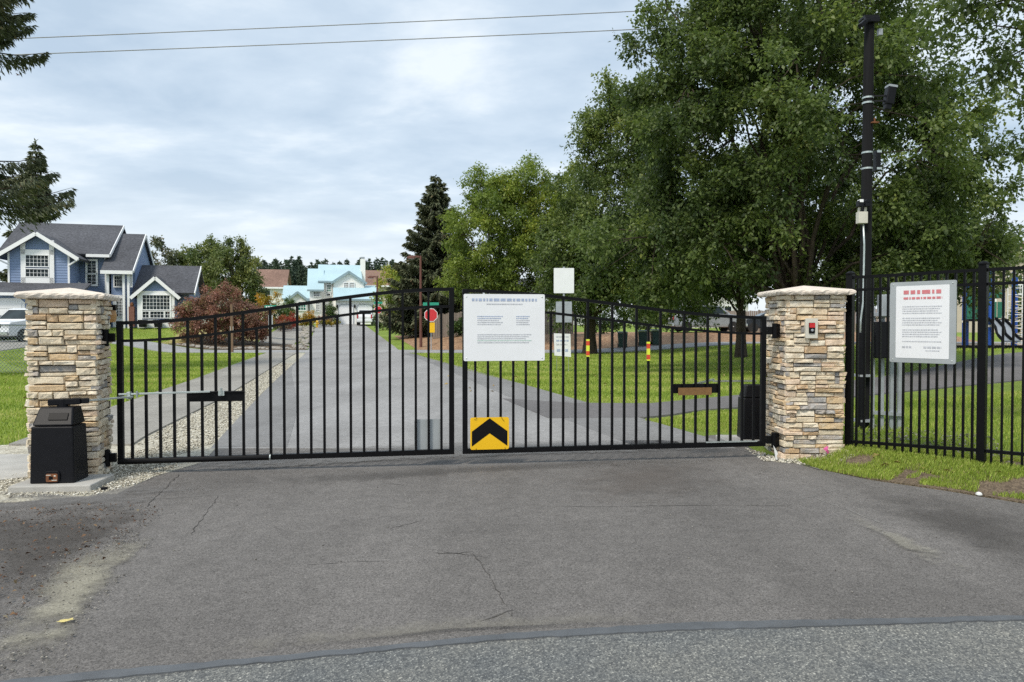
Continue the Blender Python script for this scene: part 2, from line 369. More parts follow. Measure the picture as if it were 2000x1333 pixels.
M['fascia'] = plain('blue_grey_fascia', (0.27, 0.37, 0.42), 0.6, 0, 0.06, 2)
M['cream'] = plain('cream_white_wall', (0.88, 0.87, 0.83), 0.7, 0, 0.04, 0.6)
M['beige'] = plain('beige_wall', (0.52, 0.45, 0.38), 0.7, 0, 0.06, 0.6)
M['greyw'] = plain('pale_grey_wall', (0.6, 0.6, 0.6), 0.7, 0, 0.05, 0.6)
M['brick'] = plain('red_brown_brick', (0.22, 0.1, 0.075), 0.85, 0, 0.25, 8)
M['glass'] = m_glass('window_glass')
M['glass_g'] = m_glass('green_window_glass', (0.02, 0.13, 0.1))
M['shade'] = plain('drawn_window_shade', (0.16, 0.13, 0.1), 0.5, 0, 0.15, 2)
M['tyre'] = plain('tyre_rubber', (0.018, 0.018, 0.018), 0.85, 0, 0.15, 20)
M['rim'] = plain('wheel_alloy', (0.45, 0.46, 0.48), 0.35, 0.8, 0.08, 8)
M['car_white'] = plain('white_car_paint', (0.74, 0.77, 0.8), 0.22, 0, 0.02, 1)
M['car_dark'] = plain('dark_car_paint', (0.03, 0.036, 0.045), 0.2, 0.2, 0.05, 1)
M['car_silver'] = plain('silver_car_paint', (0.4, 0.42, 0.44), 0.25, 0.5, 0.04, 1)
M['lens'] = plain('headlight_lens', (0.6, 0.63, 0.66), 0.15, 0, 0.06, 10)
M['tail'] = plain('tail_light_red', (0.4, 0.01, 0.015), 0.2, 0, 0.08, 10)
M['chrome'] = plain('chrome', (0.6, 0.61, 0.62), 0.18, 0.9, 0.05, 6)
M['bin'] = plain('green_bin_plastic', (0.025, 0.06, 0.05), 0.5, 0, 0.12, 6)
M['play_blue'] = plain('blue_play_steel', (0.02, 0.09, 0.42), 0.4, 0, 0.08, 5)
M['play_green'] = plain('green_play_plastic', (0.02, 0.15, 0.1), 0.45, 0, 0.1, 5)
M['play_slide'] = plain('grey_slide_plastic', (0.26, 0.3, 0.35), 0.4, 0, 0.08, 5)
M['hydrant'] = plain('yellow_hydrant_paint', (0.8, 0.5, 0.06), 0.5, 0, 0.1, 8)
M['rock'] = plain('boulder_stone', (0.32, 0.3, 0.27), 0.9, 0, 0.35, 7, 0.7, 30)
M['straw'] = plain('white_plastic_offcut', (0.75, 0.76, 0.74), 0.6, 0, 0.06, 20)
M['bark'] = m_bark('oak_bark', (0.075, 0.06, 0.048)); M['bark_s'] = m_bark('spruce_bark', (0.06, 0.045, 0.036))
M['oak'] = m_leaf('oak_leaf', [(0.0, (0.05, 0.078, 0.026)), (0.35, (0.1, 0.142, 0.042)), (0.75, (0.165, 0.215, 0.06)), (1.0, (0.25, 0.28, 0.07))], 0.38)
M['maple'] = m_leaf('maple_leaf', [(0.0, (0.085, 0.135, 0.03)), (0.4, (0.175, 0.235, 0.05)), (0.85, (0.29, 0.35, 0.07)), (1.0, (0.4, 0.38, 0.08))], 0.4)
M['olive'] = m_leaf('olive_green_leaf', [(0.0, (0.076, 0.113, 0.038)), (0.5, (0.151, 0.189, 0.057)), (1.0, (0.284, 0.293, 0.085))])
M['plum'] = m_leaf('burgundy_leaf', [(0.0, (0.115, 0.095, 0.054)), (0.4, (0.243, 0.135, 0.097)), (0.75, (0.351, 0.169, 0.128)), (1.0, (0.216, 0.243, 0.081))])
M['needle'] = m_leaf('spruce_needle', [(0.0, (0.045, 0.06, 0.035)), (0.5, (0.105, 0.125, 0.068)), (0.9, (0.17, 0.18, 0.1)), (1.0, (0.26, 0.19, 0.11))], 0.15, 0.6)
M['far_needle'] = m_leaf('far_conifer_needle', [(0.0, (0.045, 0.075, 0.053)), (0.5, (0.068, 0.105, 0.068)), (1.0, (0.105, 0.135, 0.075))], 0.1, 0.7)
M['bush_g'] = m_leaf('clipped_green_leaf', [(0.0, (0.035, 0.070, 0.017)), (0.6, (0.084, 0.140, 0.035)), (1.0, (0.154, 0.210, 0.042))])
M['bush_r'] = m_leaf('coral_red_leaf', [(0.0, (0.2, 0.03, 0.03)), (0.6, (0.45, 0.1, 0.07)), (1.0, (0.5, 0.25, 0.1))])
M['bush_y'] = m_leaf('golden_leaf', [(0.0, (0.1, 0.12, 0.02)), (0.5, (0.35, 0.26, 0.03)), (1.0, (0.6, 0.3, 0.05))])
M['grass'] = m_leaf('grass_blade', [(0.0, (0.102, 0.189, 0.020)), (0.5, (0.28, 0.37, 0.055)), (0.85, (0.41, 0.49, 0.1)), (1.0, (0.522, 0.478, 0.189))], 0.25, 0.55)
M['litter'] = m_leaf('fallen_leaf', [(0.0, (0.058, 0.029, 0.016)), (0.5, (0.130, 0.065, 0.033)), (0.85, (0.208, 0.124, 0.065)), (1.0, (0.260, 0.221, 0.130))], 0.1)
M['ylitter'] = plain('yellow_fallen_leaf', (0.62, 0.52, 0.2), 0.7, 0, 0.15, 30)
# ================================================================== the setting
def struct(o): return kind(o, 'structure')
def heights(V): return np.array([[x, y, hgt(x, y) + z] for x, y, z in V], np.float32)
def ground():
    def axis(fine, coarse): return np.unique(np.concatenate([np.arange(fine[0], fine[1] + .01, fine[2])] + [np.arange(*c) for c in coarse]))
    xs = axis((-46, 34, 0.8), [(-600, -46, 60), (40, 640, 60), (2.4, 7.2, 0.16)]); ys = axis((-6, 98, 0.8), [(-300, -6, 49), (100, 1500, 60), (5.2, 12.0, 0.2)])
    V = [(x, y, 0.0) for y in ys for x in xs]; V = heights(V); nx = len(xs)
    i, j = np.meshgrid(np.arange(nx - 1), np.arange(len(ys) - 1)); a = (j * nx + i).ravel()
    lo = np.stack([a, a + 1, a + nx + 1, a + nx], 1).ravel()
    o = bpy.data.objects.new('ground', raw_mesh('ground', V, lo, 4, M['lawn'])); COL.objects.link(o)
    o.data.polygons.foreach_set('use_smooth', [True] * len(o.data.polygons)); return struct(o)
ground()
def strip(name, fl, fr, y0, y1, off, mat, dy=0.8, nx=8, ztop=None):
    n = max(2, int((y1 - y0) / dy) + 1); mb = MB(); vs = []
    for y in np.linspace(y0, y1, n):
        a, b = fl(y), fr(y)
        for k in range(nx + 1):
            x = a + (b - a) * k / nx; vs.append((x, y, hgt(x, y) + off))
    mb.add(vs, [(j * (nx + 1) + i, j * (nx + 1) + i + 1, (j + 1) * (nx + 1) + i + 1, (j + 1) * (nx + 1) + i) for j in range(n - 1) for i in range(nx)])
    ring = list(range(nx + 1)) + [j * (nx + 1) + nx for j in range(1, n)] + [(n - 1) * (nx + 1) + i for i in range(nx - 1, -1, -1)] + [j * (nx + 1) for j in range(n - 2, 0, -1)]
    skirt(mb, ring); return mb.build(name, mat)
def skirt(mb, ring, d=0.06):
    b = len(mb.v); mb.v += [(mb.v[i][0], mb.v[i][1], mb.v[i][2] - d) for i in ring]; L = len(ring)
    for i in range(L): mb.f.append((ring[i], b + i, b + (i + 1) % L, ring[(i + 1) % L])); mb.m.append(0)
def sheet(name, pts, off, mat, cell=0.35, parent=None):
    """polygon laid on the ground, cut into small faces"""
    bm = bmesh.new(); vs = [bm.verts.new((p[0], p[1], 0)) for p in pts]; bm.faces.new(vs)
    xs = [p[0] for p in pts]; ys = [p[1] for p in pts]
    for lo, hi, no in ((min(xs), max(xs), (1, 0, 0)), (min(ys), max(ys), (0, 1, 0))):
        q = lo + cell
        while q < hi:
            bmesh.ops.bisect_plane(bm, geom=bm.verts[:] + bm.edges[:] + bm.faces[:], plane_co=(q, q, 0), plane_no=no); q += cell
    for v in bm.verts: v.co.z = hgt(v.co.x, v.co.y) + off
    bmesh.ops.recalc_face_normals(bm, faces=bm.faces)
    for f in bm.faces:
        if f.normal.z < 0: f.normal_flip()
    ed = [e_ for e_ in bm.edges if e_.is_boundary]; ret = bmesh.ops.extrude_edge_only(bm, edges=ed)
    for v in ret['geom']:
        if isinstance(v, bmesh.types.BMVert): v.co.z -= 0.06
    me = bpy.data.meshes.new(name); bm.to_mesh(me); bm.free(); me.materials.append(mat)
    o = bpy.data.objects.new(name, me); COL.objects.link(o)
    if parent: o.parent = parent
    return o
def film(name, pts, off, mat, parent=None, rings=7, jit=0.0):
    """star-shaped thin film with a 'fade' attribute falling to its rim"""
    n = len(pts); c = (sum(p[0] for p in pts) / n, sum(p[1] for p in pts) / n); vs = [(c[0], c[1], hgt(*c) + off)]; fd = [1.0]; fs = []
    P = []
    for i in range(n):
        a, b = pts[i], pts[(i + 1) % n]; k = 6
        P += [(a[0] + (b[0] - a[0]) * t / k, a[1] + (b[1] - a[1]) * t / k) for t in range(k)]
    n = len(P)
    for r in range(1, rings + 1):
        t = r / rings
        for p in P:
            x, y = c[0] + (p[0] - c[0]) * t, c[1] + (p[1] - c[1]) * t; vs.append((x, y, hgt(x, y) + off)); fd.append(1 - t)
        for i in range(n):
            j = (i + 1) % n
            if r == 1: fs.append((0, 1 + i, 1 + j))
            else: b0 = 1 + (r - 2) * n; b1 = 1 + (r - 1) * n; fs.append((b0 + i, b1 + i, b1 + j, b0 + j))
    me = bpy.data.meshes.new(name); me.from_pydata(vs, [], fs); me.materials.append(mat)
    a = me.attributes.new('fade', 'FLOAT', 'POINT'); a.data.foreach_set('value', fd)
    o = bpy.data.objects.new(name, me); COL.objects.link(o)
    if parent: o.parent = parent
    return o
G = lambda px, py: tuple(gp(px, py))[:2]
# public road in front of the camera, sealed joint, apron, private road
seam = [G(-700, 1421), G(-300, 1375), G(213, 1325), G(700, 1278), G(1000, 1249), G(1350, 1229), G(1700, 1221), G(2000, 1213), G(2500, 1202), G(3400, 1186)]
struct(sheet('public_road', [(-40, -14), (40, -14), (40, 4.7)] + seam[::-1] + [(-40, 1.9)], 0.012, M['chip'], 1.0))
apron_pts = seam + [(12, 4.5), (9, 5.0), G(2000, 988), G(1850, 963), G(1700, 941), G(1610, 922), G(1540, 905), (3.0, 8.7), (2.9, 10.2), (-3.3, 10.2), (-3.75, 9.2), (-4.4, 9.2), (-4.9, 8.2), (-5.6, 7.4), (-9, 6.6), (-30, 5.2), (-30, 1.95)]
APRON = struct(sheet('driveway_apron', apron_pts, 0.016, M['apron'], 0.5))
band = MB(); bs = []
rs = random.Random(3)
def resample(P, step):
    out = []
    for a, b in zip(P[:-1], P[1:]):
        L = math.dist(a, b); k = max(1, int(L / step))
        out += [(a[0] + (b[0] - a[0]) * i / k, a[1] + (b[1] - a[1]) * i / k) for i in range(k)]
    return out + [P[-1]]
sp = resample(seam, 0.06); vs = []
for i, p in enumerate(sp):
    w = 0.035 + 0.008 * math.sin(i * 0.11) + rs.uniform(-0.005, 0.005); 
    j = rs.uniform(-0.006, 0.006)
    vs += [(p[0], p[1] - w + j, 0.0195), (p[0], p[1] + w + j, 0.0195)]
band.add(vs, [(2 * i, 2 * i + 2, 2 * i + 3, 2 * i + 1) for i in range(len(sp) - 1)]); skirt(band, list(range(0, 2 * len(sp), 2)) + list(range(2 * len(sp) - 1, 0, -2)), 0.02); struct(band.build('tar_seam', M['tar']))
hw = lambda Y: 3.28 - 0.4 * sm(12, 50, Y)
strip_l = lambda Y: xc(Y) - hw(Y); strip_r = lambda Y: xc(Y) + hw(Y)
struct(strip('private_road', strip_l, strip_r, 9.2, 93, 0.024, M['road'], 0.6, 10))
# darker margins of the private road, as laid in two passes
struct(strip('road_edge', lambda Y: xc(Y) - hw(Y), lambda Y: xc(Y) - hw(Y) + 0.9 * (1 - sm(11, 30, Y)) + 0.05, 9.3, 30, 0.0275, M['road_dark'], 0.5, 4))
struct(strip('road_edge', lambda Y: xc(Y) + hw(Y) - 0.5 - 0.7 * (1 - sm(12, 36, Y)), lambda Y: xc(Y) + hw(Y) + 0.1, 9.3, 41, 0.0275, M['road_dark'], 0.5, 4))
struct(strip('cross_street', lambda Y: -42, lambda Y: 30, 42.2, 46.8, 0.034, M['street'], 0.5, 90))
struct(strip('far_sidewalk', lambda Y: xc(Y) - hw(Y) - 3.6, lambda Y: xc(Y) - hw(Y) - 1.1, 47.4, 88, 0.03, M['walk'], 0.6, 4))
swl = lambda Y: np.interp(Y, [8.9, 13.7, 20.7, 42.2], [-6.3, -7.46, -8.96, -13.96]); swr = lambda Y: np.interp(Y, [8.9, 10, 15.65, 37.3, 42.2], [-4.7, -5.02, -6.12, -11.15, -12.2])
walk = bpy.data.objects.new('sidewalk', None); COL.objects.link(walk); struct(walk)
Y = 9.4; 
while Y < 42:
    y2 = min(42.1, Y + 1.55); o = strip('slab', swl, swr, Y + 0.008, y2 - 0.008, 0.045, M['walk'], 0.6, 4); o.parent = walk; Y = y2
struct(strip('gravel_verge', swr, lambda Y: strip_l(Y) + 0.06, 8.6, 41.5, 0.02, M['gravel'], 0.6, 4))
struct(sheet('gravel_bed', [G(-160, 990), G(30, 985), G(230, 968), G(300, 935), G(400, 905), (-3.75, 9.3), (-4.2, 9.5), (-6.4, 9.5), (-9, 8.9), (-9, 7.0)], 0.021, M['gravel'], 0.5))
struct(sheet('concrete_slab', [G(-200, 893), G(64, 893), G(70, 936), G(0, 944), G(-200, 960)], 0.034, M['conc'], 0.5))
pa_lo = [(2.2, 12.3), (4.3, 13.7), (7.97, 16.4), (11.6, 18.9), (13.9, 20.1), (24, 25.5)]; pa_hi = [(26, 33), (20.5, 29.0), (14, 24.4), (10.2, 21.3), (5.3, 16.5), (2.7, 14.5), (1.2, 14.6)]
struct(sheet('asphalt_path', pa_lo + pa_hi + [(-0.2, 15.5), (0.6, 12.2)], 0.032, M['path'], 0.6))
struct(sheet('verge_soil', [G(1560, 900), G(1600, 919), G(1700, 939), G(1850, 961), G(2000, 986), G(2300, 1030), (8.5, 6.3), (7.0, 7.2), (5.0, 8.2), (4.0, 9.6), (3.2, 9.4)], 0.022, M['soil'], 0.15))
struct(strip('mulch_bank', lambda Y: xc(Y) + hw(Y) + 1.2, lambda Y: 30, 47.0, 63, 0.03, M['mulch'], 0.6, 40))
struct(strip('dry_lawn', lambda Y: xc(Y) - hw(Y) - 9.5, lambda Y: xc(Y) - hw(Y) - 3.7, 47.3, 66, 0.026, M['dry'], 0.6, 8))
struct(sheet('parking_court', [(-42, 33), (-24.5, 33), (-24.5, 46), (-30, 51.3), (-42, 48.5)], 0.03, M['walk'], 0.8))
# band of open-textured asphalt below the gate and the older patches
films = [
 ('pale_band', [(295, 912), (420, 926), (560, 917), (720, 907), (1000, 894), (1200, 889), (1420, 880), (1500, 876), (1480, 862), (900, 868), (600, 880), (400, 889)], m_decal('open_textured_band', (0.26, 0.253, 0.243), 0.25, 0.4, 6, 0.35, 0.8)),
 ('dust_film', [(0, 1230), (110, 1085), (230, 1040), (300, 1060), (240, 1130), (170, 1230), (110, 1325), (-80, 1330)], m_decal('sand_dust', (0.36, 0.34, 0.27), 0.5, 0.42, 4, 0.4, 0.85)),
 ('dirt_film', [(-160, 1010), (60, 990), (250, 985), (330, 1000), (280, 1060), (140, 1130), (20, 1240), (-120, 1260)], m_decal('dark_dirt', (0.085, 0.077, 0.07), 0.52, 0.5, 4, 0.5, 0.7)),
 ('pale_film', [(-80, 960), (170, 975), (330, 935), (420, 960), (300, 1010), (80, 1010), (-80, 1010)], m_decal('pale_wear', (0.21, 0.205, 0.2), 0.5, 0.35, 4, 0.3, 0.7)),
 ('dark_stain', [(1640, 985), (1800, 960), (2010, 1010), (2200, 1100), (2100, 1150), (1900, 1080), (1750, 1020)], m_decal('damp_stain', (0.08, 0.075, 0.07), 0.45, 0.5, 3, 0.4, 0.5)),
 ('dark_band', [(330, 945), (700, 925), (1100, 905), (1420, 890), (1400, 905), (1000, 925), (600, 955), (360, 965)], m_decal('dark_gate_band', (0.07, 0.068, 0.066), 0.45, 0.4, 5, 0.35, 0.35)),  # thin darker band on the asphalt along the front of the gate
 ('grit_film', [(1560, 980), (1620, 985), (1780, 1050), (1920, 1110), (2010, 1180), (1900, 1170), (1760, 1090), (1640, 1020)], m_decal('pale_grit', (0.3, 0.285, 0.24), 0.72, 0.3, 8, 0.4, 0.7)),
 ('rust_film', [(1150, 900), (1420, 895), (1480, 960), (1300, 1010), (1100, 1000), (1020, 940)], m_decal('brown_wash', (0.17, 0.15, 0.135), 0.55, 0.45, 3, 0.3, 0.5)),
 ('pale_worn_film', [(150, 1290), (500, 1240), (1000, 1200), (1500, 1190), (1500, 1215), (1000, 1235), (500, 1290), (220, 1320)], m_decal('grit_by_seam', (0.25, 0.235, 0.2), 0.62, 0.35, 7, 0.4, 0.55)),
]
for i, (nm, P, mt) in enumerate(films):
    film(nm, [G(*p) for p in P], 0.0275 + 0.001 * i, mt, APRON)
def crack(P, w, mat, off=0.034):
    Q = [G(*p) for p in P]; Q = resample(Q, 0.05); mb = MB(); vs = []; k = random.Random(len(P) * 7 + int(P[0][0]))
    for i, p in enumerate(Q):
        a, b = Q[max(0, i - 1)], Q[min(len(Q) - 1, i + 1)]; dx_, dy_ = b[0] - a[0], b[1] - a[1]; L = math.hypot(dx_, dy_) or 1
        j = k.uniform(-0.012, 0.012); ww = w * k.uniform(0.15, 1.2) * (0.3 if i in (0, len(Q) - 1) else 1)
        nx_, ny_ = -dy_ / L, dx_ / L
        vs += [(p[0] + nx_ * (j - ww), p[1] + ny_ * (j - ww), off), (p[0] + nx_ * (j + ww), p[1] + ny_ * (j + ww), off)]
    mb.add(vs, [(2 * i, 2 * i + 2, 2 * i + 3, 2 * i + 1) for i in range(len(Q) - 1)])
    mb.build('crack', mat, APRON)
for P, w, mt in [
 ([(845, 1085), (880, 1087), (925, 1083)], 0.009, 'crack'), ([(925, 1086), (930, 1092), (962, 1140), (990, 1190)], 0.006, 'crack'),
 ([(935, 1222), (965, 1213), (1005, 1197)], 0.011, 'crack'), ([(1000, 1200), (1003, 1210)], 0.014, 'crack'), ([(745, 949), (790, 950)], 0.008, 'crack'),
 ([(780, 955), (800, 980), (812, 1014)], 0.006, 'scratch'), ([(760, 1038), (790, 1030), (825, 1021)], 0.006, 'crack'), ([(1070, 993), (1150, 994), (1300, 992), (1430, 991), (1550, 993)], 0.006, 'crack'),
 ([(1225, 987), (1290, 983)], 0.012, 'scratch'), ([(428, 972), (400, 1010), (372, 1050)], 0.007, 'crack'), ([(310, 978), (428, 971)], 0.008, 'scratch'),
 ([(350, 930), (320, 960), (285, 995)], 0.012, 'crack'), ([(600, 1108), (760, 1100)], 0.005, 'crack'), ([(1560, 980), (1590, 972), (1640, 960)], 0.008, 'scratch'),
 ([(1585, 974), (1680, 1010), (1730, 1030)], 0.014, 'scratch'), ([(1470, 933), (1520, 915)], 0.008, 'scratch'), ([(1690, 951), (1720, 956)], 0.02, 'scratch'), ([(860, 1083), (905, 1088), (960, 1094)], 0.005, 'crack'),
 ([(300, 914), (400, 925), (560, 915), (720, 904)], 0.012, 'scratch'), ([(1430, 880), (1550, 905), (1600, 922)], 0.015, 'scratch')]:
    crack(P, w * 0.62, M[mt], 0.0183 if P[0][0] not in (300, 1430) else 0.0262)
# ---- gravel, pebbles, litter as loose geometry
def pebbles(name, pts, size, mat, seed):
    r = np.random.default_rng(seed); n = len(pts)
    phi = (1 + 5 ** .5) / 2
    base = np.array([[-1, 0, 0], [1, 0, 0], [0, -1, 0], [0, 1, 0], [0, 0, -1], [0, 0, 1]], float)
    tri = np.array([[0, 2, 5], [2, 1, 5], [1, 3, 5], [3, 0, 5], [2, 0, 4], [1, 2, 4], [3, 1, 4], [0, 3, 4]])
    V = np.repeat(base[None], n, 0) * (1 + r.uniform(-.35, .35, (n, 6, 1)))
    sz = size * r.uniform(.5, 1.6, n) ; sc = np.stack([sz * r.uniform(.7, 1.3, n), sz * r.uniform(.7, 1.3, n), sz * r.uniform(.4, .8, n)], 1)
    V = V * sc[:, None, :]; a = r.uniform(0, 6.28, n); ca, sa = np.cos(a)[:, None], np.sin(a)[:, None]
    V = np.stack([V[..., 0] * ca - V[..., 1] * sa, V[..., 0] * sa + V[..., 1] * ca, V[..., 2]], -1) + np.asarray(pts)[:, None, :]
    V[..., 2] += (sc[:, 2] * .4)[:, None]
    L = (tri[None] + (np.arange(n) * 6)[:, None, None]).ravel()
    return raw_mesh(name, V.reshape(-1, 3), L, 3, mat, np.repeat(r.random(n), 8))
def inpoly(P, n, seed):
    r = np.random.default_rng(seed); P = np.array(P); lo, hi = P.min(0), P.max(0); out = np.zeros((0, 2))
    while len(out) < n:
        q = r.uniform(lo, hi, (n * 3, 2)); ins = np.zeros(len(q), bool); j = len(P) - 1
        for i in range(len(P)):
            c = ((P[i, 1] > q[:, 1]) != (P[j, 1] > q[:, 1])) & (q[:, 0] < (P[j, 0] - P[i, 0]) * (q[:, 1] - P[i, 1]) / (P[j, 1] - P[i, 1] + 1e-12) + P[i, 0]); ins ^= c; j = i
        out = np.concatenate([out, q[ins]])
    return out[:n]
def on_ground(q, off): return np.array([[x, y, hgt(x, y) + off] for x, y in q])
M['gstone'] = m_leaf('loose_gravel', [(0.0, (0.14, 0.125, 0.1)), (0.3, (0.38, 0.35, 0.28)), (0.75, (0.6, 0.57, 0.47)), (1.0, (0.74, 0.72, 0.65))], 0.0, 0.9)
M['gstone2'] = m_leaf('road_grit', [(0.0, (0.06, 0.055, 0.05)), (0.6, (0.2, 0.19, 0.165)), (1.0, (0.36, 0.34, 0.3))], 0.0, 0.9)
M['gstone3'] = m_leaf('dirt_crumbs', [(0.0, (0.03, 0.027, 0.024)), (0.7, (0.1, 0.08, 0.064)), (0.95, (0.17, 0.13, 0.1)), (1.0, (0.24, 0.14, 0.09))], 0.0, 0.9)
gb = [(-3.9, 9.9), (-4.45, 9.9), (-4.6, 8.9), (-4.9, 8.2), (-5.2, 7.2), G(20, 978), G(190, 972), G(270, 950), G(350, 915), (-3.95, 8.6)]
def stuff(name, me): o = bpy.data.objects.new(name, me); COL.objects.link(o); return kind(o, 'stuff')
stuff('gravel', pebbles('gravel', on_ground(inpoly(gb, 6500, 1), 0.024), 0.0098, M['gstone'], 2))
gv = [(swr(y) + 0.02, y) for y in np.linspace(9.5, 30, 14)] + [(strip_l(y), y) for y in np.linspace(30, 9.5, 14)]
stuff('gravel', pebbles('gravel', on_ground(inpoly(gv, 8000, 4), 0.022), 0.0125, M['gstone'], 3))
stuff('gravel', pebbles('gravel', on_ground(inpoly([(2.85, 8.35), (3.35, 8.05), (3.9, 8.25), (3.85, 8.6), (3.1, 8.6), (2.9, 9.2)], 1300, 5), 0.018), 0.011, M['gstone'], 6))
stuff('gravel', pebbles('gravel', on_ground(inpoly([(4.0, 8.75), (5.2, 7.5), (6.2, 9.6), (4.9, 10.9)], 700, 8), 0.012), 0.016, M['gstone2'], 9))
dirt_zone = [G(*p) for p in [(-100, 1015), (60, 1000), (250, 990), (320, 1000), (240, 1080), (110, 1170), (0, 1250), (-100, 1250)]]
stuff('grit', pebbles('grit', on_ground(inpoly(dirt_zone, 1700, 12), 0.026), 0.0042, M['gstone3'], 13))
stuff('grit', pebbles('grit', on_ground(inpoly([G(*p) for p in [(0, 1230), (110, 1085), (250, 1040), (300, 1060), (200, 1190), (110, 1325), (-60, 1330)]], 700, 14), 0.026), 0.0055, M['gstone2'], 15))
stuff('grit', pebbles('grit', on_ground(inpoly([G(*p) for p in [(330, 960), (1550, 910), (1980, 1010), (1980, 1190), (300, 1300), (60, 1320)]], 170, 17), 0.017), 0.0045, M['gstone2'], 18))
# ================================================================== stone pillars
def stone_variant(seed):
    r = random.Random(seed); nx, nz = 5, 4; vs = []; xs = [-.5, -.42, 0, .42, .5]; zs = [-.5, -.36, .34, .5]
    xs = [-.5, -.44, r.uniform(-.15, .15), .44, .5]
    for k in range(nz):
        for i in range(nx):
            edge = i in (0, nx - 1) or k in (0, nz - 1)
            x = xs[i] + (r.uniform(-.012, .004) if i == nx - 1 else r.uniform(-.004, .012) if i == 0 else r.uniform(-.05, .05))
            z = zs[k] + (r.uniform(-.1, 0) if k == nz - 1 else r.uniform(0, .1) if k == 0 else r.uniform(-.1, .1))
            y = -(r.uniform(.45, .75) if edge else r.uniform(.78, 1.12)); vs.append((x, y, z))
    n0 = len(vs); ring = [i for i in range(nx)] + [nx * k + nx - 1 for k in range(1, nz)] + [nx * (nz - 1) + i for i in range(nx - 2, -1, -1)] + [nx * k for k in range(nz - 2, 0, -1)]
    for i in ring: vs.append((vs[i][0], 0.3, vs[i][2]))
    fs = [(k * nx + i, k * nx + i + 1, (k + 1) * nx + i + 1, (k + 1) * nx + i) for k in range(nz - 1) for i in range(nx - 1)]
    L = len(ring); fs += [(ring[i], n0 + i, n0 + (i + 1) % L, ring[(i + 1) % L]) for i in range(L)]
    return MB().add(vs, fs).mesh('stone', M['stone'])
STONES = [stone_variant(100 + i) for i in range(16)]
def stone_layout(w, H, seed):
    """ledgestone panels about 0.15 high, each broken into a few stones of uneven height"""
    r = random.Random(seed); out = []; nrow = max(1, round(H / 0.152)); rh = H / nrow
    for k in range(nrow):
        z = k * rh; x = -w / 2 - (0.0 if k % 2 else r.uniform(0.0, 0.02)); first = True
        while x < w / 2 - 0.001:
            L = r.choice([0.18, 0.22, 0.26, 0.32]) if not (first and k % 2) else r.choice([0.09, 0.12]); first = False
            if w / 2 - x - L < 0.09: L = w / 2 - x + r.uniform(0, 0.015)
            cuts = r.choice([[.42], [.55], [.34, .66], [.3, .62], [.5], [.27, .7], [.36, .7]]) if L > .13 else r.choice([[.5], [.36, .68], [.6]])
            zs = [0] + [min(.8, max(.2, c + r.uniform(-.05, .05))) for c in cuts] + [1]
            for a, b in zip(zs[:-1], zs[1:]):
                if L > .21 and r.random() < .42:
                    c = r.uniform(.3, .7); out.append((x, z + a * rh, L * c, (b - a) * rh)); out.append((x + L * c, z + a * rh, L * (1 - c), (b - a) * rh))
                else: out.append((x, z + a * rh, L, (b - a) * rh))
            x += L
    return out
def pillar(label, loc, rz, w, H, seed, side):
    t = thing('stone_pillar', label, 'pillar', loc, rz, None); r = random.Random(seed); inset = 0.035; hw_ = w / 2
    MB().box((0, 0, H / 2), (w - 2 * inset, w - 2 * inset, H)).build('core', M['core'], t)
    rest = MB()
    for fi, ang in enumerate((0, math.pi / 2 * side, math.pi, -math.pi / 2 * side)):
        rot = Matrix.Rotation(ang, 4, 'Z')
        for (x, z, L, h) in stone_layout(w - 0.01, H, seed * 10 + fi):
            me = STONES[r.randrange(16)]; d = r.uniform(0.028, 0.072); fl = r.choice((-1, 1))
            m = rot @ Matrix.Translation((x + L / 2, -hw_ + inset, z + h / 2)) @ Matrix.Diagonal(((L - 0.004) * 1.0, d, h - 0.003, 1))
            if fi < 2:
                o = bpy.data.objects.new('stone', me); COL.objects.link(o); o.parent = t; o.matrix_local = m
            else:
                b = len(rest.v); rest.v += [tuple(m @ v.co) for v in me.vertices]; 
                for p in me.polygons: rest.f.append(tuple(b + i for i in p.vertices)); rest.m.append(0)
    kind(rest.build('stone_facing', M['stone'], t), 'stuff')
    # cast cap: rock-faced rim and a low pyramid
    cw = w / 2 + 0.075; N = 18; rr = random.Random(seed + 5); mb = MB(); vs = []; rims = [(0.0, -.008), (.014, .004), (.032, .01), (.052, .003), (.062, -.012)]
    rim_pts = []
    for s_ in range(4):
        for k in range(N):
            u = -1 + 2 * k / N; q = [(u, -1), (1, u), (-u, 1), (-1, -u)][s_]; rim_pts.append((q, s_, k))
    for (zr, outp) in rims:
        for (q, s_, k) in rim_pts:
            sc = 0.011 * math.sin(k * 2.1 + s_) * (1 if 0.01 < zr < 0.05 else .3) + rr.uniform(-.004, .004)
            f = cw + outp + (sc if 0.01 < zr < 0.055 else 0); vs.append((q[0] * f, q[1] * f, H + zr + 0.006 * math.sin(k * 2.1 + 1.2) * (0.01 < zr < 0.05)))
    n = 4 * N
    for j in range(1, 4):
        f = (cw - .012) * (1 - j / 4.)
        for (q, s_, k) in rim_pts: vs.append((q[0] * f, q[1] * f, H + .062 + 0.062 * j / 4. + rr.uniform(-.001, .001)))
    rows = len(rims) + 3; vs.append((0, 0, H + .124)); vs.append((0, 0, H + .0))
    fs = [(j * n + i, j * n + (i + 1) % n, (j + 1) * n + (i + 1) % n, (j + 1) * n + i) for j in range(rows - 1) for i in range(n)]
    fs += [((rows - 1) * n + i, (rows - 1) * n + (i + 1) % n, rows * n) for i in range(n)] + [(i, rows * n + 1, (i + 1) % n) for i in range(n)]
    mb.add(vs, fs).build('cap', M['cap'], t); return t
a1 = R(17.5); c1 = Vector((-4.123, 7.34)); w1 = 0.60
e1 = Vector((math.cos(a1), math.sin(a1))); n1_ = Vector((-math.sin(a1), math.cos(a1)))
pc = c1 - e1 * w1 / 2 + n1_ * w1 / 2
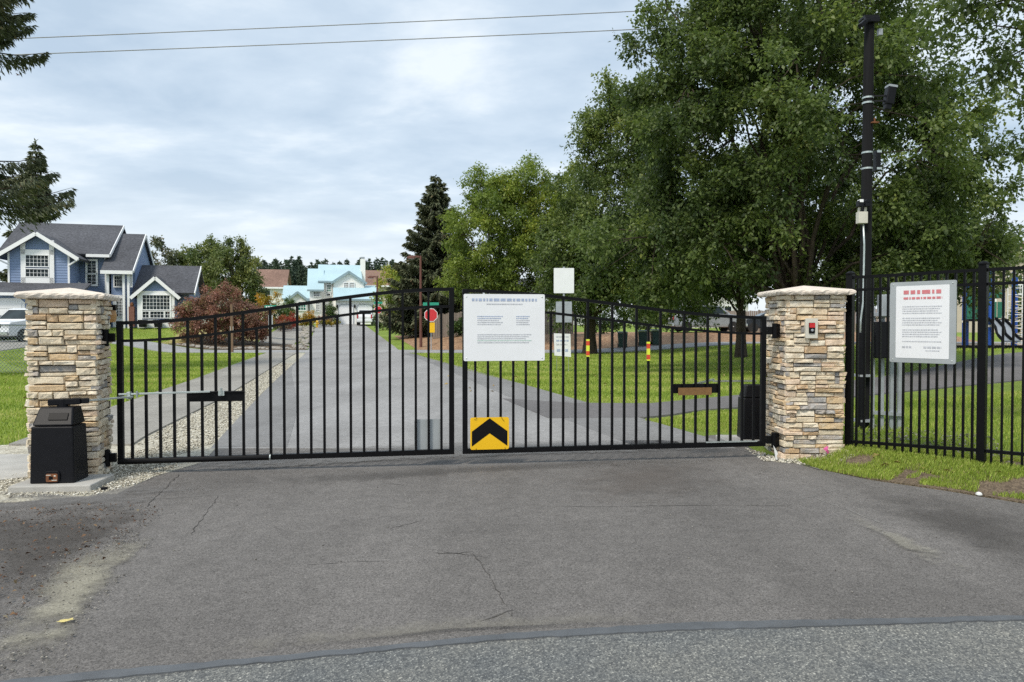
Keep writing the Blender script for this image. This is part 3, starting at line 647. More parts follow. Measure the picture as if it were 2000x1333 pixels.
PL = pillar('cream and grey ledgestone pillar with black operator box standing before it', (pc.x, pc.y, 0.0), a1, w1, 1.815, 3, 1)
PR = pillar('cream ledgestone pillar with key switch plate beside the picket fence', (3.134 + 0.335, 8.47 + 0.335, 0.0), 0.0, 0.67, 1.905, 4, -1)
# ================================================================== double gate
GA = Vector((-4.08, 7.64)); GB = Vector((2.948, 8.6)); GL = (GB - GA).length; ga = math.atan2(GB.y - GA.y, GB.x - GA.x)
GF = Frame((GA.x, GA.y, 0), ga)
def curve(u): return u * u * (3 - 2 * u)
def leaf(label, x0, x1, hinge, zb0, zb1, zt0, zt1, npk, tapes=()):
    """x0..x1 along the gate line; hinge at x0 if hinge<0 else x1; z*0 at the hinge, z*1 at the meeting stile"""
    hx = x0 if hinge < 0 else x1; o = GF.w(hx, 0, 0); t = thing('gate_leaf', label, 'gate', tuple(o), ga)
    L = x1 - x0
    def u(x): return (x - x0) / L if hinge < 0 else (x1 - x) / L
    zb = lambda x: zb0 + (zb1 - zb0) * u(x); zt = lambda x: zt0 + (zt1 - zt0) * curve(u(x))
    S = 0.055; b = M['black']
    for xx in (x0 + S / 2, x1 - S / 2):
        MB().bar((xx - hx, 0, zb(xx)), (xx - hx, 0, zt(xx)), S, S, up=(0, 1, 0)).build('stile', b, t, 0.004)
    def rail(off, hh, ww, z=None):
        mb = MB(); n = 28; vs = []
        for i in range(n + 1):
            x = x0 + S + (L - 2 * S) * i / n; zc = (zt(x) - off) if z is None else zb(x) + z
            for yy, zz in ((-ww / 2, -hh / 2), (ww / 2, -hh / 2), (ww / 2, hh / 2), (-ww / 2, hh / 2)): vs.append((x - hx, yy, zc + zz))
        fs = [(4 * i + k, 4 * i + (k + 1) % 4, 4 * i + 4 + (k + 1) % 4, 4 * i + 4 + k) for i in range(n) for k in range(4)] + [(3, 2, 1, 0), (4 * n, 4 * n + 1, 4 * n + 2, 4 * n + 3)]
        mb.add(vs, fs).build('rail', b, t)
    rail(0.019, 0.036, 0.040); rail(0.205, 0.028, 0.034); rail(0, 0.055, 0.05, 0.0275)
    sp_ = L / (npk + 1); pk = []
    for i in range(npk):
        x = x0 + sp_ * (i + 1); k = i if hinge < 0 else npk - 1 - i
        top = zt(x) - (0.037 if k % 2 == 0 else 0.219)
        p = MB().bar((x - hx, 0, zb(x) + 0.055), (x - hx, 0, top), 0.026, 0.026, up=(0, 1, 0)).build('picket', b, t); pk.append((x, p))
    for zz in (0.07, zt0 - 0.27 - 0.0):
        mb = MB(); s_ = hinge
        zz0 = zb0 + zz if zz < 0.1 else zz + 0.1
        mb.box((s_ * 0.07, 0.0, zz0), (0.10, 0.045, 0.09)); mb.tube([(s_ * 0.105, -0.02, zz0 - 0.09), (s_ * 0.105, -0.02, zz0 + 0.085)], 0.032, 12); mb.box((s_ * 0.14, 0.02, zz0), (0.05, 0.1, 0.16))
        mb.build('hinge', b, t, 0.003)
    return t, hx, zb, zt, pk
LEFT, lhx, lzb, lzt, lpk = leaf('arched black steel gate leaf carrying the long arm bracket plate', 0.0, 3.476, -1, 0.118, 0.142, 1.60, 1.97, 24)
RIGHT, rhx, rzb, rzt, rpk = leaf('arched black steel gate leaf hung with the yellow arrow sign', 3.568, GL, 1, 0.152, 0.142, 1.665, 1.955, 24)
# rounded safety edge on the bottom rail, bracket plates, reflective tapes
x_end = 1.52; MB().tube([(0.03, -0.03, lzb(0) + 0.03), (x_end, -0.03, lzb(x_end) + 0.03)], 0.031, 12).build('safety_edge', M['black'], LEFT, smooth=False)
MB().tube([(x_end, -0.03, lzb(x_end) + 0.03), (x_end + 0.012, -0.03, lzb(x_end) + 0.03)], 0.0315, 12).build('edge_clip', M['galv'], LEFT)
mb = MB(); mb.box((0.985, -0.022, 0.812), (0.565, 0.014, 0.108)); mb.box((0.985, -0.03, 0.858), (0.565, 0.03, 0.012)); mb.build('bracket_plate', M['black'], LEFT, 0.002)
mb = MB(); mb.box((1.04, -0.045, 0.845), (0.06, 0.03, 0.05)); mb.tube([(1.04, -0.06, 0.83), (1.04, -0.06, 0.90)], 0.012, 8); mb.build('bracket_lug', M['galv'], LEFT)
mb = MB(); mb.box((-0.85, 0.022, 0.83), (0.56, 0.014, 0.108)); mb.build('bracket_plate', M['black'], RIGHT, 0.002)
mb = MB(); mb.box((-0.86, -0.016, 0.80), (0.4, 0.004, 0.085)); mb.build('amber_strip', M['amber'], RIGHT)
mb = MB(); mb.box((-0.42, -0.03, rzb(GL - 0.4) + 0.063), (0.62, 0.02, 0.014)); mb.build('sensor_strip', M['galv'], RIGHT)
def tape_on(tx, ztop, zbot):
    o = min(rpk, key=lambda q: abs(q[0] - tx)); x = o[0] - rhx; n = 5; mb = MB(); zs = [0, .10, .36, .68, .93, 1]
    for i in range(5):
        za_, zb_ = ztop + (zbot - ztop) * zs[i], ztop + (zbot - ztop) * zs[i + 1]; mb.box((x, 0, (za_ + zb_) / 2), (0.033, 0.033, abs(za_ - zb_)), mi=0 if i % 2 else 1)
    mb.build('reflective_tape', [M['tape_red'], M['tape_lime']], RIGHT)
x_, z_ = GF.hit(1146, 663, 0); x2_, z2_ = GF.hit(1146, 697, 0); tape_on(x_, z_, z2_)
x_, z_ = GF.hit(1262, 668, 0); x2_, z2_ = GF.hit(1262, 705, 0); tape_on(x_, z_, z2_)
# ---- signs hung on the gate
def rounded(x0, x1, z0, z1, r, n=5):
    P = []
    for cx_, cz_, a0 in ((x1 - r, z0 + r, -90), (x1 - r, z1 - r, 0), (x0 + r, z1 - r, 90), (x0 + r, z0 + r, 180)):
        for k in range(n + 1): a = R(a0 + 90 * k / n); P.append((cx_ + r * math.cos(a), cz_ + r * math.sin(a)))
    return P
def gate_thing(name, label, cat, x, z, y): return thing(name, label, cat, tuple(GF.w(x, y, z)), ga)
s = gate_thing('arrow_sign', 'yellow square sign with black chevron pointing up, tied to gate bottom', 'sign', 3.865, 0.188, -0.032)
P = rounded(-.215, .215, 0, .355, .022); MB().slab([(x, 0, z) for x, z in P], (0, 0.003, 0)).build('panel', M['yellow'], s)
ch = [(-.197, .200), (0, .345), (.197, .2), (.197, .035), (0, .178), (-.197, .035)]
m1 = MB(); m1.slab([(x, -.0015, z) for x, z in [ch[0], ch[1], ch[4], ch[5]]], (0, .001, 0)); m1.slab([(x, -.0015, z) for x, z in [ch[1], ch[2], ch[3], ch[4]]], (0, .001, 0)); m1.build('chevron', M['print'], s)
for (x, z, dx_, dz_) in ((-.14, .352, -.03, -.02), (.13, .352, .03, -.04), (-.15, .015, .0, -.05), (.17, .02, .005, -.045)):
    MB().tube([(x, -.004, z), (x + dx_ * .5, -.012, z + dz_ * .6), (x + dx_, -.006, z + dz_)], .0022, 5).build('zip_tie', M['black'], s)
s = gate_thing('sign_back', 'plain grey metal back of a small sign tied behind the pickets', 'sign', 3.19, 0.19, 0.03)
MB().slab([(x, 0, z) for x, z in rounded(-.15, .15, 0, .335, .02)], (0, .003, 0)).build('panel', M['alu'], s)
for x in (-.135, .125): MB().tube([(x, -.003, .19), (x, .006, .19)], .006, 8).build('rivet', M['galv'], s)
def text_bars(parent, rows, y, seed, hbar=0.02):
    """rows of unreadable print as short dashes: (x0,x1,z,material,height)"""
    r = random.Random(seed)
    for (xa, xb, z, mt, hh) in rows:
        mb = MB(); x = xa
        while x < xb:
            w = r.uniform(.5, 2.2) * hh; w = min(w, xb - x); mb.box((x + w / 2, y, z), (w, .001, hh)); x += w + hh * .45
        mb.build('print_line', M[mt], parent)
def bolts(par, P, y):
    for x, z in P: MB().lathe([(.007, 0), (.007, .003), (.003, .005)], (x, y, z), 8, Matrix.Rotation(R(90), 4, 'X')).build('bolt', M['galv'], par)
s = gate_thing('notice_board', 'large white notice board fixed near the meeting stiles of the gate', 'sign', 4.03, 1.165, -0.034)
MB().slab([(x, 0, z) for x, z in rounded(-.45, .45, 0, .735, .015)], (0, .006, 0)).build('panel', M['white'], s)
text_bars(s, [(-.36, .36, .672, 'ink_blue', .03), (-.2, .2, .625, 'ink_grey', .012)] + [(-.30, -.02 - .02 * (k % 3), .49 - .022 * k, 'ink_blue' if k < 2 else 'ink_grey', .010) for k in range(5)] + [(.13, .28 - .015 * (k % 2), .49 - .022 * k, 'ink_blue' if k < 2 else 'ink_grey', .010) for k in range(5)]
  + [(-.30, .30 - .03 * (k % 3), .29 - .022 * k, 'ink_green' if k == 3 else 'ink_grey', .010) for k in range(5)], -.002, 4)
bolts(s, [(-.42, .705), (.42, .705), (-.42, .03), (.42, .03)], -.001)
# ================================================================== gate operators
def operator(label, loc, rz, arm, padlab, padloc, paddim):
    p = MB().box((0, 0, paddim[2] / 2), paddim).build('concrete_pad', M['conc'], None, 0.012); p.location = padloc; p.rotation_euler = (0, 0, rz); tag(p, padlab, 'concrete pad')
    t = thing('gate_operator', label, 'gate operator', loc, rz)
    w0, w1_, d0, d1, h0, h1 = .195, .18, .15, .135, .53, .70; b = M['blackp']
    MB().add([(-w0, -d0, 0), (w0, -d0, 0), (w0, d0, 0), (-w0, d0, 0), (-w1_ - .004, -d1 - .004, h0), (w1_ + .004, -d1 - .004, h0), (w1_ + .004, d1, h0), (-w1_ - .004, d1, h0)],
        [(3, 2, 1, 0), (4, 5, 6, 7), (0, 1, 5, 4), (1, 2, 6, 5), (2, 3, 7, 6), (3, 0, 4, 7)]).build('housing', b, t, 0.012)
    MB().add([(-w1_, -d1, h0 + .006), (w1_, -d1, h0 + .006), (w1_, d1, h0 + .006), (-w1_, d1, h0 + .006), (-w1_ + .03, -d1 + .085, h1), (w1_ - .03, -d1 + .085, h1), (w1_ - .03, d1 - .02, h1), (-w1_ + .03, d1 - .02, h1)],
        [(3, 2, 1, 0), (4, 5, 6, 7), (0, 1, 5, 4), (1, 2, 6, 5), (2, 3, 7, 6), (3, 0, 4, 7)]).build('lid', b, t, 0.014)
    v = Vector((0, .085, h1 - h0 - .006)).normalized(); nrm = Vector((0, -v.z, v.y)); rot = Matrix.Rotation(math.atan2(.085, h1 - h0) * -1, 4, 'X')
    MB().box((.04, -d1 + .036, h0 + .088), (.17, .006, .07), rot).build('lid_recess', M['black'], t, 0.003)
    MB().slab([(x, -d0 + .008, z) for x, z in rounded(-.06, .075, .012, .12, .03)], (0, -.022, 0)).build('panel_hood', b, t, 0.004)
    MB().slab([(x, -d0 - .0145, z) for x, z in rounded(-.043, .058, .02, .095, .01)], (0, -.003, 0)).build('status_panel', M['rust'], t)
    mb = MB(); mb.box((.0, -d0 - .0185, .055), (.035, .002, .03)); mb.build('panel_button', M['print'], t)
    for c_, d_ in (((.035, -d0 - .0185, .075), (.016, .002, .012)), ((.03, -d0 - .0185, .035), (.045, .002, .006)), ((-.02, -d0 - .0185, .082), (.04, .002, .006))): MB().box(c_, d_).build('panel_mark', M['plate'], t)
    MB().box((.1, -d0 - .001 + .012, .31), (.03, .004, .035)).build('lock', M['plate'], t)
    return t
OX, OY = -4.29, 6.99
op = operator('black gate operator box on concrete pad with arm reaching across pillar', (OX, OY, 0.085), R(6), None, 'pale concrete pad under the operator in front of the pillar', (OX + 0.02, OY + 0.02, 0.0), (0.72, 0.52, 0.085))
def wpart(name, mb, mat, parent, bevel=0): return mb.build(name, mat, parent, bevel, world=True)
hub = Vector((OX + 0.02, OY + 0.03, 0.83)); A1 = at(162, 782, 7.08); A1.z = 0.832
mb = MB(); mb.tube([hub - Vector((0, 0, .06)), hub + Vector((0, 0, .03))], .05, 12); d = (A1 - hub).normalized(); mb.bar(hub - d * .12, hub + d * .15, .085, .06); mb.bar(hub + d * .15, hub + d * .22, .05, .05); wpart('crank_arm', mb, M['blackp'], op, .008)
J = at(258, 773, 7.50); E_ = GF.w(0.93, -0.06, 0.865)
mb = MB(); mb.bar(hub + d * .2, J - Vector((0, 0, .012)), .03, .018); wpart('arm_link', mb, M['galv'], op, .002)
J2 = at(232, 773, 7.48); mb = MB(); mb.bar(J2 + Vector((0, 0, .012)), E_, .03, .018); wpart('arm_link', mb, M['galv'], op, .002)
mb = MB(); mb.box((J.x - .03, J.y, J.z), (.035, .04, .075)); wpart('arm_joint', mb, M['galv'], op, .002); wpart('joint_pin', MB().tube([J + Vector((.05, 0, -.02)), J + Vector((.05, 0, .045))], .01, 8), M['galv'], op)
op2 = operator('black gate operator box behind the gate next to the ledgestone pillar', (3.17, 9.62, 0.09), R(180), None, 'small concrete pad under operator behind the gate', (3.1, 9.6, 0.0), (0.74, 0.6, 0.09))
hub2 = Vector((3.15, 9.55, 0.84)); E2 = GF.w(GL - 0.85, 0.06, 0.87); mid2 = Vector((2.55, 9.35, 0.85))
mb = MB(); mb.bar(hub2, mid2, .03, .02); wpart('arm_link', mb, M['galv'], op2); mb = MB(); mb.bar(mid2 + Vector((0, 0, .022)), E2, .03, .02); wpart('arm_link', mb, M['galv'], op2)
# ================================================================== picket fence
F1, F2, F3 = (3.93, 8.6), (4.80, 7.54), (6.0, 6.55)
fence = thing('picket_fence', 'black steel picket fence with square posts running from the pillar', 'fence', (F1[0], F1[1], hgt(*F1)), 0)
def fpost(p, top):
    g = hgt(*p); mb = MB(); mb.box((p[0], p[1], (g - .1 + top) / 2), (.075, .075, top - g + .1), Matrix.Rotation(R(-50), 4, 'Z')); o = wpart('post', mb, M['black'], fence, .003)
    mb = MB(); mb.lathe([(.055, top), (.055, top + .012), (.03, top + .03), (.012, top + .036)], (p[0], p[1], 0), 8); mb.build('post_cap', M['black'], o, world=True)
def fpanel(a, b, zt_a, zt_b, zb_a, zb_b, n):
    d = Vector((b[0] - a[0], b[1] - a[1], 0)).normalized() * .04
    for za_, zb_, hh in ((zt_a - .02, zt_b - .02, .034), (zt_a - .165, zt_b - .165, .03), (zb_a, zb_b, .034)):
        wpart('rail', MB().bar(Vector((a[0], a[1], za_)) + d, Vector((b[0], b[1], zb_)) - d, .036, hh), M['black'], fence)
    for i in range(1, n + 1):
        t = i / (n + 1); x, y = a[0] + (b[0] - a[0]) * t, a[1] + (b[1] - a[1]) * t
        wpart('picket', MB().bar((x, y, hgt(x, y) + .03), (x, y, zt_a + (zt_b - zt_a) * t - .037), .022, .022, up=(d.x, d.y, 0)), M['black'], fence)
fpost(F1, 2.15); fpost(F2, 2.175); fpost(F3, 2.19)
fpanel(F1, F2, 2.13, 2.14, .205, .275, 15); fpanel(F2, F3, 2.14, 2.16, .275, .29, 17)
fa = math.atan2(F2[1] - F1[1], F2[0] - F1[0])
FF = Frame((F1[0], F1[1], 0), fa)
s = thing('fence_sign', 'tall white notice with red heading mounted on the picket fence', 'sign', tuple(FF.w(0.80, -0.035, 1.15)), fa)
MB().slab([(x, 0, z) for x, z in rounded(-.335, .335, 0, .88, .02)], (0, .012, 0)).build('frame', M['alu'], s)
MB().slab([(x, -.003, z) for x, z in rounded(-.27, .27, .05, .835, .01)], (0, .002, 0)).build('panel', M['white'], s)
text_bars(s, [(-.19, .19, .765, 'ink_red', .042), (-.19, .2, .70, 'ink_red', .024)] + [(-.2, .2 - .02 * (k % 3), .61 - .024 * k - .03 * (k // 4), 'ink_grey', .011) for k in range(13)] + [(-.2, -.1, .17, 'ink_grey', .02), (.02, .2, .17, 'ink_grey', .02), (.04, .18, .135, 'ink_grey', .01)], -.005, 9)
bolts(s, [(-.3, .85), (.3, .85), (-.3, .03), (.3, .03)], -.001)
# key switch on the right pillar
kx, kz = at(1585, 642, 8.42).x, at(1585, 642, 8.42).z
s = thing('key_switch', 'cream switch plate with red and black button on the pillar face', 'switch', (kx, 8.415, kz - .11))
MB().slab([(x, 0, z) for x, z in rounded(-.07, .07, 0, .225, .008)], (0, .06, 0)).build('plate', M['plate'], s)
MB().slab([(x, -.012, z) for x, z in rounded(-.033, .033, .055, .175, .006)], (0, .012, 0)).build('button_housing', M['print'], s)
MB().slab([(x, -.02, z) for x, z in rounded(-.031, .031, .12, .172, .005)], (0, .01, 0)).build('red_button', M['red'], s)
MB().lathe([(.015, 0), (.015, .012), (.009, .014)], (0, -.012, .09), 12, Matrix.Rotation(R(90), 4, 'X')).build('key_cylinder', M['steel'], s)
# lantern-like reflector on the back edge of the left pillar
p = at(219, 612, 8.02); s = thing('pillar_light', 'small black capped amber light on the far side of the pillar', 'light', (p.x, p.y, 1.59))
MB().box((0, 0, .16), (.085, .085, .06), Matrix.Rotation(R(18), 4, 'Z')).build('hood', M['black'], s, .005)
MB().lathe([(.03, 0), (.042, .03), (.045, .08), (.036, .13)], (0, 0, 0), 10).build('lens', plain('amber_lens', (0.5, 0.27, 0.1), 0.35), s)
MB().box((-.05, .03, .12), (.09, .04, .05)).build('bracket', M['black'], s)
# pink flag, white offcut, black scrap, leaf
p = gp(1617, 880, 0.05); s = thing('marker_flag', 'crumpled pink survey flag stuck at the foot of the pillar', 'flag', ((1615 - 1000) / FPX * 8.36, 8.36, 0.085))
MB().tube([(0, 0, -.09), (.005, 0, .07)], .003, 5).build('wire', M['steel'], s)
MB().add([(-.035, -.01, .075), (.0, -.02, .105), (.03, .0, .10), (.012, -.025, .07), (.035, -.01, .035), (.03, .005, .0), (-.005, -.015, .045)], [(0, 1, 3, 6), (1, 2, 3), (3, 4, 6), (4, 5, 6)]).build('flag_cloth', M['pink'], s)
p = gp(1520, 890, 0.02); o = MB().slab([(-.022, 0, .12), (.03, 0, .03), (.016, 0, .0), (.026, 0, -.045), (.008, 0, -.04)], (0, .012, .0)).build('plastic_offcut', M['straw'], None); o.location = ((1516 - 1000) / FPX * 8.36, 8.36, .075); tag(o, 'jagged white plastic offcut leaning at the gate hinge foot', 'plastic scrap')
p = gp(204, 963); o = MB().box((0, 0, .012), (.055, .035, .022), Matrix.Rotation(.3, 4, 'Z')).build('rubber_scrap', M['blackp'], None, .003); o.location = (p.x, p.y, .03); tag(o, 'small black rubber scrap on gravel beside the concrete pad', 'scrap')
p = gp(122, 1226); mb = MB(); 
for k in range(2):
    a = k * 2.2; mb.add([(.04 * k + .05 * math.cos(a + q * .785) * (1 if q % 2 else .55), .03 * k + .04 * math.sin(a + q * .785) * (1 if q % 2 else .55), .006 + .004 * (q % 3)) for q in range(8)], [tuple(range(8))])
o = mb.build('fallen_leaf', M['ylitter'], None); o.location = (p.x, p.y, .03); o.scale = (.62, .62, .5); tag(o, 'pale yellow fallen leaf lying on the asphalt shoulder', 'leaf')
o = MB().lathe([(.02, 0), (.045, .015), (.04, .04), (.015, .055)], (0, 0, 0), 7).build('white_stone', M['straw'], None); p = gp(1912, 962, .05); o.scale = (.62, .62, .6); o.location = (p.x, p.y, hgt(p.x, p.y) + .02); tag(o, 'rounded white stone lying in the bare verge soil', 'stone')
# ================================================================== utility pole with devices
PX, PY = at(1692, 500, 10.4).x, 10.4
pg = hgt(PX, PY)
pole = thing('utility_pole', 'black stained timber pole with camera, floodlight and boxes behind the fence', 'pole', (PX, PY, pg))
zt_ = at(1690, 36, PY).z - pg
MB().tube([(-.02, 0, -.1), (-.01, 0, zt_ * .35), (.0, 0, zt_ * .7), (.01, 0, zt_)], [.08, .075, .069, .064], 14).build('shaft', M['pole'], pole)
PZ = lambda py: at(1690, py, PY).z - pg
for py in (192, 202, 299, 330): MB().lathe([(.076, -.012), (.076, .012)], (.0, 0, PZ(py)), 14).build('strap', M['galv'], pole)
mb = MB(); mb.bar((-.02, -.09, PZ(46)), (-.13, -.13, PZ(50)), .05, .05); mb.bar((-.1, -.12, PZ(49)), (-.19, -.15, PZ(60)), .07, .06); mb.build('camera', M['blackp'], pole, .008)
mb = MB(); mb.box((.0, -.09, PZ(44)), (.2, .06, .07)); mb.box((.0, 0, PZ(37)), (.2, .2, .03)); mb.build('top_bracket', M['blackp'], pole, .004)
MB().box((.15, -.02, PZ(65)), (.06, .06, .09)).build('sensor', M['steel'], pole, .006)
mb = MB(); mb.bar((.08, 0, PZ(188)), (.22, -.06, PZ(190)), .02, .02); mb.bar((.08, 0, PZ(198)), (.22, -.06, PZ(200)), .02, .02); mb.build('light_arm', M['blackp'], pole)
mb = MB(); mb.box((.265, -.08, PZ(190)), (.115, .12, .27), Matrix.Rotation(R(9), 4, 'Y')); mb.box((.235, -.08, PZ(212)), (.085, .09, .1), Matrix.Rotation(R(9), 4, 'Y')); fl = mb.build('floodlight', M['blackp'], pole, .01)
MB().box((.283, -.083, PZ(174)), (.12, .125, .03), Matrix.Rotation(R(9), 4, 'Y')).build('light_top', M['steel'], fl)
mb = MB(); mb.box((.06, -.08, PZ(243)), (.1, .06, .015)); mb.box((.06, -.075, PZ(238)), (.015, .02, .06)); mb.build('rusty_bracket', M['rust'], pole)
MB().box((.135, .0, PZ(315)), (.06, .12, .29)).build('radio_box', M['blackp'], pole, .008)
mb = MB(); mb.box((.14, 0, PZ(298)), (.065, .125, .03)); mb.box((.14, 0, PZ(331)), (.065, .125, .03)); mb.build('box_clip', M['galv'], pole)
mb = MB(); mb.box((-.115, -.1, PZ(428)), (.125, .1, .16)); jb = mb.build('junction_box', M['plate'], pole, .006)
for dx_, top in ((-.16, M['trim']), (-.07, M['blackp'])):
    mb = MB(); mb.tube([(dx_, -.1, PZ(418)), (dx_, -.12, PZ(405))], .018, 8); mb.build('lamp_neck', M['plate'], pole)
    mb = MB(); mb.box((dx_, -.14, PZ(402)), (.075, .09, .085)); o = mb.build('lamp_head', M['blackp'], pole, .008)
    MB().box((dx_, -.15, PZ(397)), (.05, .085, .04)).build('lamp_lens', top, o, .004)
mb = MB(); mb.tube([(-.1, -.11, PZ(438)), (-.085, -.115, PZ(480)), (-.09, -.11, PZ(590)), (-.125, -.12, PZ(625)), (-.13, -.12, PZ(700))], .013, 8); mb.build('conduit', M['galv'], pole, smooth=True)
mb = MB(); mb.tube([(-.11, -.11, PZ(650)), (-.12, -.11, .02)], .045, 10); mb.build('cable_guard', M['blackp'], pole)
for z in (.75, .12): MB().lathe([(.14, -.015), (.14, .015)], (-.05, -.04, z), 14).build('guard_strap', M['steel'], pole)
# equipment rack behind the fence
rk = thing('equipment_rack', 'galvanised post rack with grey and black boxes behind fence sign', 'equipment rack', (5.3, 10.3, hgt(5.3, 10.3)))
def hx_(px): return at(px, 800, 10.3).x - 5.3
for px, w in ((1704, .04), (1722, .045), (1741, .05), (1757, .06)): MB().bar((hx_(px), 0, -.1), (hx_(px), 0, 1.7), w, .04, up=(0, 1, 0)).build('post', M['steel'], rk)
zr = at(1730, 806, 10.25).z - rk.location.z; MB().bar((hx_(1700), -.04, zr), (hx_(1762), -.04, zr - .03), .04, .05).build('cross_rail', M['steel'], rk)
MB().bar((hx_(1698), -.04, 1.6), (hx_(1765), -.04, 1.6), .04, .05).build('cross_rail', M['steel'], rk)
MB().box((hx_(1725), -.1, 1.72), (.24, .14, .3)).build('meter_box', M['steel'], rk, .01)
MB().box((hx_(1718), -.12, 1.25), (.3, .16, .5)).build('control_box', M['blackp'], rk, .01)
# overhead wires
for i, (pa_, pb_, z0) in enumerate((((-100, 81), (1250, 22), 11.4), ((-100, 112), (1240, 58), 10.9))):
    d0_, d1_ = ray(*pa_), ray(*pb_); A = Vector((0, 0, EYE)) + d0_ * (27.0 / d0_.y); Bp = Vector((0, 0, EYE)) + d1_ * (27.0 / d1_.y); dv = (Bp - A)
    pts = []
    for k in range(41):
        t = -1.2 + 3.6 * k / 40; p = A + dv * t; p.z += 0.12 * (t - .5) ** 2 - .03 + 2.2 * max(0, t - 1) ** 2; pts.append(p)
    o = MB().tube(pts, .016, 6).build('power_line', plain('grey_cable', (0.3, 0.3, 0.31), 0.6), None)
    tag(o, ['upper of two thin grey wires strung across the sky', 'lower of two thin grey wires strung across the sky'][i], 'wire')

b = thing('bird', 'tiny dark bird flying alone below the wires', 'bird', tuple(at(35, 147, 60)))
MB().tube([(-.13, 0, .01), (-.06, 0, 0), (.04, 0, .01), (.13, 0, .03)], [.008, .035, .04, .012], 7).build('body', M['lamp_brown'], b)
for s_ in (-1, 1): MB().slab([(-.03, s_ * .02, .02), (.06, s_ * .02, .03), (.03, s_ * .2, .07), (-.02, s_ * .24, .05)], (0, 0, .008)).build('wing', M['lamp_brown'], b)
# ================================================================== houses
def window(par, F, px0, py0, px1, py1, c, cols, rows, glass='glass', trim=0.11, bar=0.022, split=None, tm='trim'):
    xa, za = F.hit(px0, py0, c); xb, zb = F.hit(px1, py1, c); x0, x1, z0, z1 = min(xa, xb), max(xa, xb), min(za, zb), max(za, zb); xm, zm = (x0 + x1) / 2, (z0 + z1) / 2
    mb = MB(); y = c - .05
    for (cx_, cz_, w, h) in ((x0 - trim / 2, zm, trim, z1 - z0 + 2 * trim), (x1 + trim / 2, zm, trim, z1 - z0 + 2 * trim), (xm, z0 - trim / 2, x1 - x0, trim), (xm, z1 + trim / 2, x1 - x0, trim)): mb.box((cx_, y, cz_), (w, .1, h))
    if split:
        zs = z0 + (z1 - z0) * split[0]; mb.box((xm, y, zs), (x1 - x0, .09, split[1]))
    wn_ = mb.build('window', M[tm], par)
    MB().box((xm, c - .005, zm), (x1 - x0, .03, z1 - z0)).build('pane', M[glass], wn_)
    if cols > 1 or rows > 1:
        mb = MB()
        for i in range(1, cols): mb.box((x0 + (x1 - x0) * i / cols, c - .03, zm), (bar, .03, z1 - z0))
        for i in range(1, rows): mb.box((xm, c - .032, z0 + (z1 - z0) * i / rows), (x1 - x0, .03, bar))
        mb.build('muntin', M[tm], wn_)
    return wn_
def lap(par, poly, c, mat, step=0.19):
    """lap siding boards over a convex wall outline (x,z) in the plane y=c"""
    mb = MB(); zmin = min(p[1] for p in poly); zmax = max(p[1] for p in poly); z = zmin
    while z < zmax - .02:
        z2 = min(z + step, zmax); xs = []
        for zz in (z + .001, z2 - .001):
            cr_ = []
            for i in range(len(poly)):
                (xa, za), (xb, zb) = poly[i], poly[(i + 1) % len(poly)]
                if (za - zz) * (zb - zz) < 0: cr_.append(xa + (xb - xa) * (zz - za) / (zb - za))
            if len(cr_) >= 2: xs.append((min(cr_), max(cr_)))
        if len(xs) == 2:
            (a, b), (a2, b2) = xs
            mb.add([(a, c - .03, z), (b, c - .03, z), (b2, c - .006, z2), (a2, c - .006, z2), (a, c, z), (b, c, z)], [(0, 1, 2, 3), (4, 5, 1, 0)])
        z = z2
    return kind(mb.build('siding', mat, par), 'stuff')
def roof_slab(mb, e0, e1, r1, r0, t=0.14, mi=0):
    e0, e1, r1, r0 = map(Vector, (e0, e1, r1, r0)); n = (e1 - e0).cross(r0 - e0).normalized()
    if n.z < 0: n = -n
    mb.slab([e0, e1, r1, r0], -n * t, mi)
def rake(mb, a, b, w=.22, t=.05): mb.bar(a, b, t, w)
BF = Frame((-26.0, 56.0, 1.5), R(15)); bh = thing('blue_house', 'two storey blue house with white trim and charcoal shingle roofs', 'house', tuple(BF.O), BF.a)
H = BF.hit
def xz(px, py, c): x, z = H(px, py, c); return x, z
def W3(px, py, c): x, z = H(px, py, c); return Vector((x, c, z))
# garage block in front, with its own low roof
gx0, gx1 = H(-230, 600, -3.4)[0], H(150, 600, -3.4)[0]; gz = H(60, 572, -3.4)[1]
MB().box(((gx0 + gx1) / 2, -0.9, (gz - .6) / 2), (gx1 - gx0, 5.0, gz + .6)).build('garage_wall', M['siding'], bh)
mb = MB(); zr_ = H(60, 552, -1.0)[1]; roof_slab(mb, (gx0 - .3, -3.8, gz - .05), (gx1 + .3, -3.8, gz - .05), (gx1 + .3, -0.98, zr_), (gx0 - .3, -0.98, zr_)); mb.build('roof', M['roof'], bh)
MB().box(((gx0 + gx1) / 2, -3.84, gz - .12), (gx1 - gx0 + .6, .1, .2)).build('gutter', M['trim'], bh)
for pa_, pb_ in ((-95, 44), (-240, -105)):
    xa, za = H(pa_, 586, -3.42); xb, zb = H(pb_, 586, -3.42); zz = za; c_ = -3.44; q = .25
    g = MB().slab([(xa - .14, c_, -.3), (xb + .14, c_, -.3), (xb + .14, c_, zz - q + .1), (xb - q + .1, c_, zz + .14), (xa + q - .1, c_, zz + .14), (xa - .14, c_, zz - q + .1)], (0, .06, 0)).build('garage_door', M['trim'], bh)
    for k in range(4):
        MB().box(((xa + xb) / 2, c_ - .02, -.2 + (zz + .1) * (k + .5) / 4), (xb - xa - .1, .03, (zz + .1) / 4 - .03)).build('door_panel', M['trim'], g, .01)
